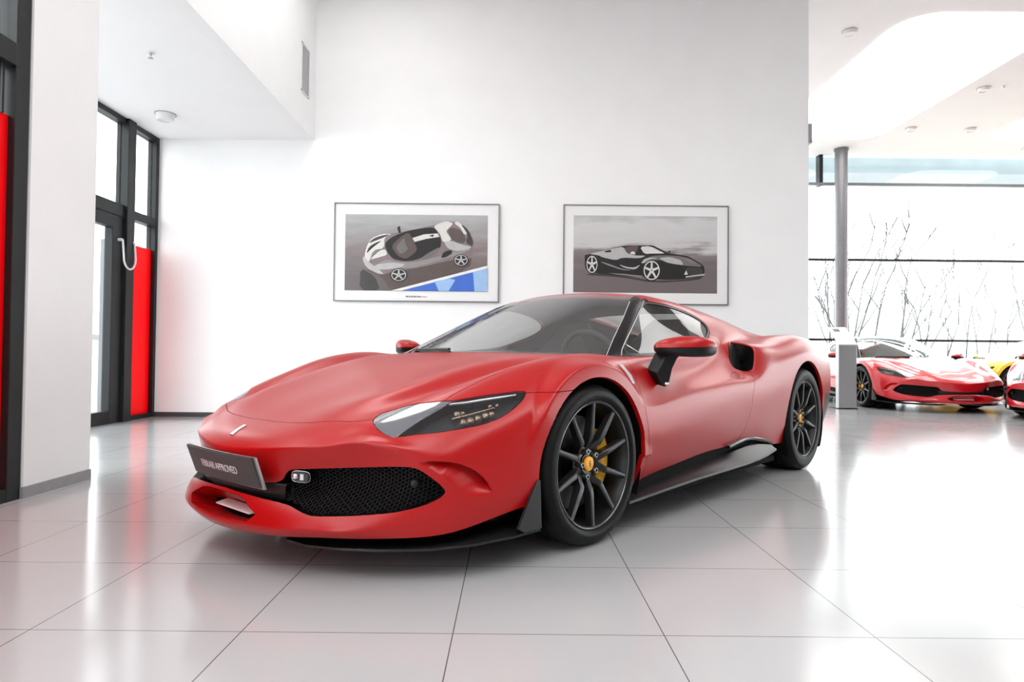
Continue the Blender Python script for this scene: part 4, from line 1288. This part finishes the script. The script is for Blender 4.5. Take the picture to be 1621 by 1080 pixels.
# ------------------------------------------------------------------ framed photographs
def pm(n, c, rough=.35): 
    M[n] = mat('print_' + n, c, rough=rough, noise=.06, nscale=12)
for n, c in dict(p_dark=(.012, .011, .011), p_char=(.045, .040, .040), p_grey=(.16, .145, .145), p_mid=(.28, .26, .26), p_light=(.46, .45, .45), p_pale=(.66, .65, .62), p_white=(.80, .79, .77),
                 p_mauve=(.22, .17, .175), p_blue=(.05, .15, .58), p_sky=(.32, .50, .78), p_red=(.55, .03, .05), p_brown=(.10, .075, .07)).items(): pm(n, c)
def print_bg(name, stops, angle_noise):
    m = bpy.data.materials.new(name); m.use_nodes = True
    nt = m.node_tree; b = nt.nodes['Principled BSDF']; b.inputs['Roughness'].default_value = .35
    tc = nt.nodes.new('ShaderNodeTexCoord'); mp_ = nt.nodes.new('ShaderNodeMapping'); mp_.inputs['Scale'].default_value = (1.2, 1, 7); mp_.inputs['Rotation'].default_value = (0, angle_noise, 0)
    nt.links.new(tc.outputs['Object'], mp_.inputs[0])
    n = nt.nodes.new('ShaderNodeTexNoise'); n.inputs['Scale'].default_value = 1.6; n.inputs['Detail'].default_value = 4; nt.links.new(mp_.outputs[0], n.inputs['Vector'])
    sp = nt.nodes.new('ShaderNodeSeparateXYZ'); nt.links.new(tc.outputs['Object'], sp.inputs[0])
    ma = nt.nodes.new('ShaderNodeMath'); ma.operation = 'MULTIPLY_ADD'; ma.inputs[1].default_value = 1.05; ma.inputs[2].default_value = .25
    nt.links.new(sp.outputs[2], ma.inputs[0])
    ad = nt.nodes.new('ShaderNodeMath'); ad.operation = 'MULTIPLY_ADD'; ad.inputs[1].default_value = .5; nt.links.new(n.outputs['Fac'], ad.inputs[0]); nt.links.new(ma.outputs[0], ad.inputs[2])
    r = nt.nodes.new('ShaderNodeValToRGB')
    while len(r.color_ramp.elements) < len(stops): r.color_ramp.elements.new(.5)
    for e, (p, c) in zip(r.color_ramp.elements, stops): e.position = p; e.color = (*c, 1)
    nt.links.new(ad.outputs[0], r.inputs[0]); nt.links.new(r.outputs[0], b.inputs['Base Color'])
    return m
M['bg_road'] = print_bg('print_road', [(.2, (.12, .10, .10)), (.5, (.21, .17, .165)), (.8, (.33, .32, .32)), (1, (.42, .43, .43))], -.25)
M['bg_mist'] = print_bg('print_mist', [(.33, (.16, .13, .13)), (.52, (.22, .19, .19)), (.62, (.55, .54, .54)), (.9, (.60, .60, .60)), (1, (.45, .45, .45))], .12)

def picture(label, X0, X1, Z0, Z1, crop, inner, bgm, layers, group):
    cx = (X0 + X1) / 2; cz = (Z0 + Z1) / 2; W_ = X1 - X0; H_ = Z1 - Z0
    t = thing('framed_picture', label, 'framed picture', (cx, WALL_Y, cz), 0, group)
    fw = .011
    b = MB()
    for a in ((-W_ / 2, W_ / 2, -.035, 0, H_ / 2 - fw, H_ / 2), (-W_ / 2, W_ / 2, -.035, 0, -H_ / 2, -H_ / 2 + fw), (-W_ / 2, -W_ / 2 + fw, -.035, 0, -H_ / 2 + fw, H_ / 2 - fw), (W_ / 2 - fw, W_ / 2, -.035, 0, -H_ / 2 + fw, H_ / 2 - fw)): b.box(*a)
    b.build('picture_frame', M['frame_silver'], t, fix=False)
    MB().box(-W_ / 2 + fw, W_ / 2 - fw, -.022, -.002, -H_ / 2 + fw, H_ / 2 - fw).build('mount', M['mat_board'], t)
    L, T, R, B_ = crop
    fx = lambda u: -W_ / 2 + (u - L) / (R - L) * W_
    fz = lambda v: H_ / 2 - (v - T) / (B_ - T) * H_
    il, it, ir, ib = inner
    b = MB(); mats = [M[bgm]]
    b.box(fx(il), fx(ir), -.0235, -.021, fz(ib), fz(it))
    for k, (mn, poly, sm) in enumerate(layers):
        if M[mn] not in mats: mats.append(M[mn])
        b.cur = mats.index(M[mn])
        pp = smooth_poly(poly, sm) if sm else poly
        b.prism([(fx(u), fz(v)) for u, v in pp], lambda u, v, d: (u, d, v), -.0237 - .00025 * k, -.0236 - .00025 * k)
    b.build('photo_print', mats, t, fix=False)
    # front pane
    return t, fx, fz
def ell(cx, cy, rx, ry, rot=0, n=20):
    c, s_ = math.cos(rot), math.sin(rot)
    return [(cx + rx * math.cos(a) * c - ry * math.sin(a) * s_, cy + rx * math.cos(a) * s_ + ry * math.sin(a) * c) for a in [2 * PI * k / n for k in range(n)]]
def star(cx, cy, rx, ry, wd=.16, n=5, ph=-PI / 2):
    out = []
    for k in range(n):
        a = ph + 2 * PI * k / n
        pa = (-math.sin(a) * wd, math.cos(a) * wd)
        out.append([(cx + rx * (math.cos(a) * .08 + pa[0]), cy + ry * (math.sin(a) * .08 + pa[1])), (cx + rx * (math.cos(a) * .95 + pa[0] * .7), cy + ry * (math.sin(a) * .95 + pa[1] * .7)),
                    (cx + rx * (math.cos(a) * .95 - pa[0] * .7), cy + ry * (math.sin(a) * .95 - pa[1] * .7)), (cx + rx * (math.cos(a) * .08 - pa[0]), cy + ry * (math.sin(a) * .08 - pa[1]))])
    return out
def wheel_layers(cx, cy, rx, ry, rot=0, rim='p_pale'):
    r = [('p_dark', ell(cx, cy, rx * 1.15, ry * 1.12), 0), (rim, ell(cx, cy, rx, ry), 0), ('p_dark', ell(cx, cy, rx * .86, ry * .88), 0)]
    for s_ in star(cx, cy, rx * .9, ry * .9): r.append((rim, s_, 0))
    return r
L1 = [('p_brown', [(300, 650), (480, 720), (560, 850), (800, 820), (1280, 640), (1300, 520), (900, 560)], 1),
      ('p_char', [(285, 640), (420, 720), (470, 850), (280, 850)], 1),
      ('p_mauve', [(290, 560), (320, 460), (350, 400), (470, 330), (600, 320), (760, 290), (960, 240), (1060, 205), (1190, 220), (1270, 290), (1315, 400), (1300, 520), (1270, 560), (1120, 560), (800, 640), (720, 650), (560, 680), (470, 710), (340, 650)], 2),
      ('p_light', [(300, 560), (330, 520), (350, 580), (460, 660), (500, 700), (440, 690), (340, 640)], 1),
      ('p_pale', [(380, 370), (480, 328), (570, 328), (500, 360), (500, 460), (400, 480), (360, 600), (320, 530), (340, 440)], 1),
      ('p_dark', [(335, 515), (360, 450), (420, 410), (480, 390), (400, 450)], 1), ('p_char', [(350, 420), (400, 372), (470, 345), (560, 330), (470, 372)], 1),
      ('p_pale', [(365, 570), (460, 480), (510, 470), (530, 520), (450, 545)], 1),
      ('p_mid', [(520, 560), (640, 590), (800, 585), (1000, 530), (1130, 480), (1290, 440), (1270, 480), (1000, 570), (760, 640), (560, 640), (420, 620)], 1),
      ('p_light', [(430, 610), (560, 590), (700, 605), (640, 640), (480, 660), (400, 640)], 1),
      ('p_dark', [(500, 420), (560, 360), (700, 300), (860, 270), (960, 265), (1020, 380), (1010, 460), (900, 520), (780, 570), (680, 580), (580, 560), (530, 500)], 2),
      ('p_brown', [(560, 440), (640, 360), (720, 310), (760, 380), (800, 460), (780, 500), (700, 560), (620, 530)], 2), ('p_grey', [(600, 450), (680, 360), (690, 420), (720, 470), (650, 520)], 1),
      ('p_grey', [(820, 560), (900, 500), (1010, 440), (990, 500), (900, 550)], 1),
      ('p_pale', [(755, 365), (860, 330), (985, 320), (1000, 352), (880, 372), (775, 400)], 0), ('p_dark', [(905, 345), (945, 328), (948, 352)], 0),
      ('p_pale', [(945, 255), (990, 230), (1060, 205), (1130, 225), (1080, 275), (1060, 300), (1110, 370), (1090, 395), (1030, 400), (1010, 330)], 1),
      ('p_pale', [(1130, 225), (1165, 205), (1240, 270), (1265, 320), (1225, 330), (1190, 265)], 1),
      ('p_brown', [(1075, 290), (1120, 262), (1200, 290), (1245, 370), (1220, 410), (1160, 400), (1110, 370)], 1),
      ('p_char', [(1190, 225), (1260, 280), (1310, 390), (1300, 440), (1240, 400), (1260, 330)], 1),
      ('p_light', [(1040, 400), (1110, 385), (1200, 420), (1300, 440), (1250, 470), (1150, 480), (1080, 460)], 1),
      ('p_dark', [(1015, 545), (1040, 490), (1110, 470), (1120, 500), (1060, 540)], 1),
      ('p_dark', [(615, 270), (640, 255), (650, 320), (630, 320)], 0)]
L1 += wheel_layers(635, 705, 68, 55, rim='p_light') + wheel_layers(1200, 565, 60, 50, rim='p_light')
L1 += [('p_white', [(570, 848), (1440, 612), (1440, 640), (660, 848)], 0), ('p_blue', [(670, 848), (1310, 672), (1325, 848)], 0), ('p_sky', [(1310, 672), (1440, 636), (1440, 848), (1325, 848)], 0), ('p_sky', [(960, 760), (1100, 735), (1150, 745), (1090, 848), (1000, 848)], 0)]
pic1, fx1, fz1 = picture('framed picture on the left, silver car with a white stripe above a blue kerb', -2.179, -.165, 1.425, 2.628, (42, 45, 1545, 948), (143, 150, 1440, 850), 'bg_road', L1, 'framed car pictures on the back wall')
b = MB()
xx = 700
for wseg in (26, 14, 20, 22, 12, 18):
    b.box(fx1(xx), fx1(xx + wseg), -.0226, -.0221, fz1(908), fz1(895)); xx += wseg + 4
b.build('caption_mark', M['p_grey'], pic1, fix=False)
b = MB(); xx = 820
for wseg in (14, 10, 14, 12, 10):
    b.box(fx1(xx), fx1(xx + wseg), -.0226, -.0221, fz1(906), fz1(899)); xx += wseg + 3
b.build('caption_mark', M['p_red'], pic1, fix=False)
L2 = [('p_char', [(250, 700), (300, 690), (500, 680), (860, 750), (1150, 740), (1360, 690), (1300, 740), (900, 770), (600, 720)], 1),
      ('p_dark', [(255, 515), (270, 520), (330, 500), (430, 475), (520, 450), (620, 430), (760, 428), (860, 425), (930, 450), (1020, 495), (1120, 510), (1200, 520), (1290, 570), (1350, 610), (1355, 690), (1300, 705), (1150, 735), (960, 740), (820, 715), (600, 705), (380, 690), (285, 660), (258, 640)], 2),
      ('p_light', [(290, 510), (420, 480), (520, 455), (610, 440), (640, 500), (720, 520), (820, 520), (760, 545), (600, 540), (540, 565), (420, 540), (380, 520)], 1),
      ('p_brown', [(620, 445), (700, 430), (750, 435), (730, 490), (690, 510), (630, 490)], 1), ('p_pale', [(665, 505), (690, 480), (715, 490), (720, 512)], 1),
      ('p_pale', [(760, 440), (850, 432), (960, 480), (990, 500), (880, 500), (800, 505)], 1),
      ('p_dark', [(840, 424), (880, 426), (1030, 500), (1000, 504), (880, 445)], 0),
      ('p_grey', [(800, 560), (860, 525), (960, 515), (1120, 520), (1220, 545), (1350, 620), (1180, 610), (1060, 590), (960, 560)], 1),
      ('p_light', [(930, 540), (1040, 530), (1140, 560), (1160, 605), (1080, 595), (1000, 580)], 1), ('p_mauve', [(1150, 530), (1220, 545), (1300, 590), (1240, 590)], 1),
      ('p_light', [(770, 590), (800, 550), (860, 535), (930, 545), (860, 550), (800, 590)], 1),
      ('p_light', [(565, 600), (640, 625), (710, 630), (770, 600), (720, 650), (620, 635)], 1), ('p_mid', [(390, 575), (480, 600), (600, 645), (700, 655), (600, 655), (450, 605)], 1),
      ('p_mid', [(470, 682), (600, 688), (790, 705), (780, 715), (560, 695)], 0), ('p_pale', [(1165, 690), (1185, 650), (1200, 690)], 0), ('p_light', [(1180, 705), (1355, 680), (1350, 695), (1180, 718)], 0),
      ('p_char', [(1170, 625), (1330, 625), (1340, 680), (1220, 700)], 1), ('p_dark', [(430, 485), (490, 470), (500, 490), (450, 495)], 0), ('p_dark', [(1012, 490), (1030, 470), (1045, 490)], 1)]
L2 += wheel_layers(322, 605, 50, 78) + wheel_layers(868, 655, 74, 88)
picture('framed picture on the right, black open roadster seen from the side', .616, 2.632, 1.418, 2.632, (58, 60, 1572, 965), (152, 158, 1468, 860), 'bg_mist', L2, 'framed car pictures on the back wall')

# small speaker at the free end of the wall
b = MB(); b.box(X_END - .005, X_END + .035, WALL_Y - .02, WALL_Y + .1, 3.42, 3.66)
tag(b.build('wall_sensor', M['skirting'], bevel=.005), 'small grey box fixed to the free end of the white wall', 'sensor')

# ------------------------------------------------------------------ hall window
wr = empty('window_4', (0, 0, 0)); tag(wr, kind='structure')
for z0, z1 in ((4.70, 4.76), (2.985, 3.035), (1.17, 1.225), (0, .12)):
    MB().box(X_END, 20, WIN_Y - .03, WIN_Y + .05, z0, z1).build('window_frame', M['mullion'] if z0 > 4 else FR, wr)
MB().box(X_END, 20, WIN_Y + .005, WIN_Y + .015, .12, CEIL_Z).build('window_pane', M['clear'], wr)
for x in (6.98, 13.2, 19.0):
    MB().box(x - .04, x + .04, WIN_Y - .02, WIN_Y + .16, 4.70, CEIL_Z).build('window_frame', FR, wr)
M['blind_a'] = mat('blue_grey_blind', (.42, .50, .53), rough=.6, noise=.06, nscale=2)
M['blind_b'] = mat('pale_blind', (.62, .67, .70), rough=.6, noise=.04, nscale=2)
can = thing('canopy', 'pale blue grey roof edge outside above the hall window', 'canopy', (10, 16, 5.2))
MB().box(-7, 9, .30, .5, .13, .55).build('fascia', M['blind_a'], can)
MB().box(-7, 9, .20, .3, -.12, .13).build('gutter', M['blind_b'], can)
col = thing('column', 'round grey steel column in front of the hall window', 'column', (7.22, 14.55, 0))
b = MB(); b.lathe([(.001, 0), (.131, 0), (.131, CEIL_Z), (.001, CEIL_Z)], 40); b.build('shaft', M['column'], col, smooth=True, angle=40)
b = MB(); b.lathe([(.131, CEIL_Z - .05), (.15, CEIL_Z - .05), (.15, CEIL_Z), (.131, CEIL_Z)], 40); b.build('collar', M['mullion'], col, smooth=True, angle=40)
# info stand
ks = thing('info_stand', 'brushed steel information stand with sloping top beside the red cars', 'info stand', (5.21, 10.30, 0))
b = MB(); b.hexa([(-.14, 0, .012), (.14, 0, .012), (.14, .10, .012), (-.14, .10, .012)], [(-.14, 0, 1.0), (.14, 0, 1.0), (.14, .10, 1.07), (-.14, .10, 1.07)])
b.build('stand_body', M['steel'], ks, bevel=.004)
b = MB(); b.hexa([(-.145, -.01, .985), (.145, -.01, .985), (.145, .36, 1.265), (-.145, .36, 1.265)], [(-.145, -.015, 1.005), (.145, -.015, 1.005), (.145, .36, 1.285), (-.145, .36, 1.285)])
tp = b.build('sloping_top', M['lamp_white'], ks, bevel=.004)
b = MB(); b.hexa([(-.085, .255, 1.205), (.01, .255, 1.205), (.01, .315, 1.25), (-.085, .315, 1.25)], [(-.085, .255, 1.212), (.01, .255, 1.212), (.01, .315, 1.257), (-.085, .315, 1.257)])
b.build('display', M['black_gloss'], tp)
MB().box(-.15, .15, -.02, .3, 0, .012).build('foot_plate', M['frame_dark'], ks)

# ------------------------------------------------------------------ outside
structure('ground', MB().box(-60, 60, -20, 90, -.35, -.12), M['snow'])
def tree(x, y, hgt, stems, seed, spread):
    rnd = random.Random(seed)
    b = MB()
    def grow(p, d, l, r, lev):
        n = 4; pts = [p]; q = Vector(p); dd = Vector(d)
        for k in range(n):
            dd = (dd + Vector((rnd.uniform(-.16, .16), rnd.uniform(-.16, .16), rnd.uniform(-.02, .16)))).normalized()
            q = q + dd * l / n; pts.append(q.copy())
            if lev < 3 and k >= 1 and rnd.random() < (.85 if lev < 1 else .45):
                a = rnd.uniform(0, 2 * PI); side_ = Vector((math.cos(a), math.sin(a), rnd.uniform(.5, 1.1))).normalized()
                grow(q.copy(), (dd * .55 + side_ * .6).normalized(), l * rnd.uniform(.38, .6), r * .5, lev + 1)
        b.tube(pts, [max(r * (1 - .7 * k / n), .012) for k in range(n + 1)], 5, cap=False)
    for s_ in range(stems):
        a = rnd.uniform(0, 2 * PI)
        grow(Vector((x + math.cos(a) * .12 * stems, y + math.sin(a) * .12 * stems, -.15)), Vector((math.cos(a) * spread, math.sin(a) * spread, 1)).normalized(), hgt * rnd.uniform(.75, 1), .045, 0)
    o = b.build('bare_tree', M['bark'], smooth=True, angle=0)
    tag(o, 'thin leafless tree standing outside beyond the tall hall window', 'tree', 'bare trees outside the hall window')
for i, (x, y, hh, ns, sp) in enumerate(((8.7, 18.5, 3.0, 3, .2), (9.4, 18.8, 3.6, 3, .3), (10.0, 19.5, 3.4, 3, .4), (10.6, 19.6, 3.9, 3, .45), (11.4, 20.0, 3.1, 2, .2), (12.2, 20.2, 2.8, 2, .3), (12.9, 20.5, 2.6, 2, .2),
                                        (13.7, 20.0, 3.1, 1, .1), (14.4, 20.3, 3.0, 2, .15), (15.4, 20.2, 2.2, 2, .4), (16.2, 20.4, 3.0, 2, .2), (16.8, 20.6, 3.1, 2, .3), (17.5, 21, 2.9, 2, .2))):
    dy = 3.2 * (i % 3); kk = (y + dy) / y
    tree(x * kk, y + dy, hh * kk, ns, 100 + i, sp * .8)
# low building edge with paired brackets outside the glass door
pst = thing('facade_post', 'pale grey post with paired brackets outside the glass door', 'post', (-5.24, 8.55, -.12))
MB().box(-.05, .05, -.05, .05, 0, 2.35).build('upright', M['mullion'], pst, bevel=.004)
for k in range(7):
    z = .25 + k * .31
    for dz in (0, .085): MB().box(.05, .10, -.10, .10, z + dz, z + dz + .035).build('bracket', M['mullion'], pst)
bld = thing('building', 'pale low building far outside beyond the glass door', 'building', (-11.75, 14, -.12))
MB().box(-3, 3, -1, 3, 0, 1.15).build('wall_block', M['concrete'], bld)
MB().box(-3.1, 3.1, -1.1, 3.1, 1.15, 1.25).build('roof', M['mullion'], bld)
# ------------------------------------------------------------------ cars
car = build_car(4)
tag(car, 'large matte red sports car with dark grey plate, nearest in the middle of the showroom', 'car')
car.location = (.50665, 4.37533, 0); car.rotation_euler = (0, 0, 3.9894023)

def other_car(paint, loc, th, label, roof=None, rename=None):
    def walk(o, par):
        c = o.copy(); COL.objects.link(c)
        if par is not None: c.parent = par
        if c.type == 'MESH':
            for s_ in c.material_slots:
                if s_.material == M['paint_satin']:
                    s_.link = 'OBJECT'; s_.material = roof if (roof and o.name.startswith('roof')) else paint
        for ch in o.children:
            if ch.name.startswith(('number_plate', 'plate_')): continue
            walk(ch, c)
        return c
    c = walk(car, None)
    c.location = (*loc, 0); c.rotation_euler = (0, 0, th)
    tag(c, label, 'car')
    return c
other_car(M['paint_gloss'], (6.62, 12.06), math.radians(-91), 'glossy red sports car with black roof parked behind the steel stand', M['black_gloss'])
other_car(M['paint_gloss'], (8.86, 9.50), math.radians(215), 'glossy red sports car cut off at the right edge of the photo')
other_car(M['paint_yellow'], (10.85, 13.5), math.radians(180), 'yellow sports car half hidden at the far right by the window')

# ------------------------------------------------------------------ camera
f, p_, r_, yw, h_ = (CAM[k] for k in ('f', 'pitch', 'roll', 'yaw', 'h'))
cam = bpy.data.cameras.new('camera'); cob = bpy.data.objects.new('camera', cam); COL.objects.link(cob)
cam.sensor_width = 36; cam.lens = f * 36 / 1621; cam.clip_start = .05; cam.clip_end = 300
fwd = Vector((math.sin(yw) * math.cos(p_), math.cos(yw) * math.cos(p_), math.sin(p_)))
rt0 = Vector((math.cos(yw), -math.sin(yw), 0)); up0 = rt0.cross(fwd)
rt = rt0 * math.cos(r_) + up0 * math.sin(r_); up = -rt0 * math.sin(r_) + up0 * math.cos(r_)
cob.matrix_world = Matrix(((rt.x, up.x, -fwd.x, 0), (rt.y, up.y, -fwd.y, 0), (rt.z, up.z, -fwd.z, h_), (0, 0, 0, 1)))
SC.camera = cob

# ------------------------------------------------------------------ light
w = bpy.data.worlds.new('overcast'); SC.world = w; w.use_nodes = True
bg = w.node_tree.nodes['Background']; bg.inputs[0].default_value = (.96, .985, 1.0, 1); bg.inputs[1].default_value = 5.5
def area(name, loc, sx, sy, power, rot=(0, 0, 0), col=(1, 1, 1)):
    l = bpy.data.lights.new(name, 'AREA'); l.shape = 'RECTANGLE'; l.size = sx; l.size_y = sy; l.energy = power; l.color = col
    o = bpy.data.objects.new(name, l); COL.objects.link(o); o.location = loc; o.rotation_euler = rot
    return o
vs = SC.view_settings
vs.view_transform = 'Standard'; vs.look = 'None'; vs.gamma = 1; vs.exposure = 0.09
vs.use_curve_mapping = False
SC.cycles.use_denoising = True
SC.cycles.max_bounces = 12; SC.cycles.transparent_max_bounces = 24
SC.cycles.sample_clamp_indirect = 6
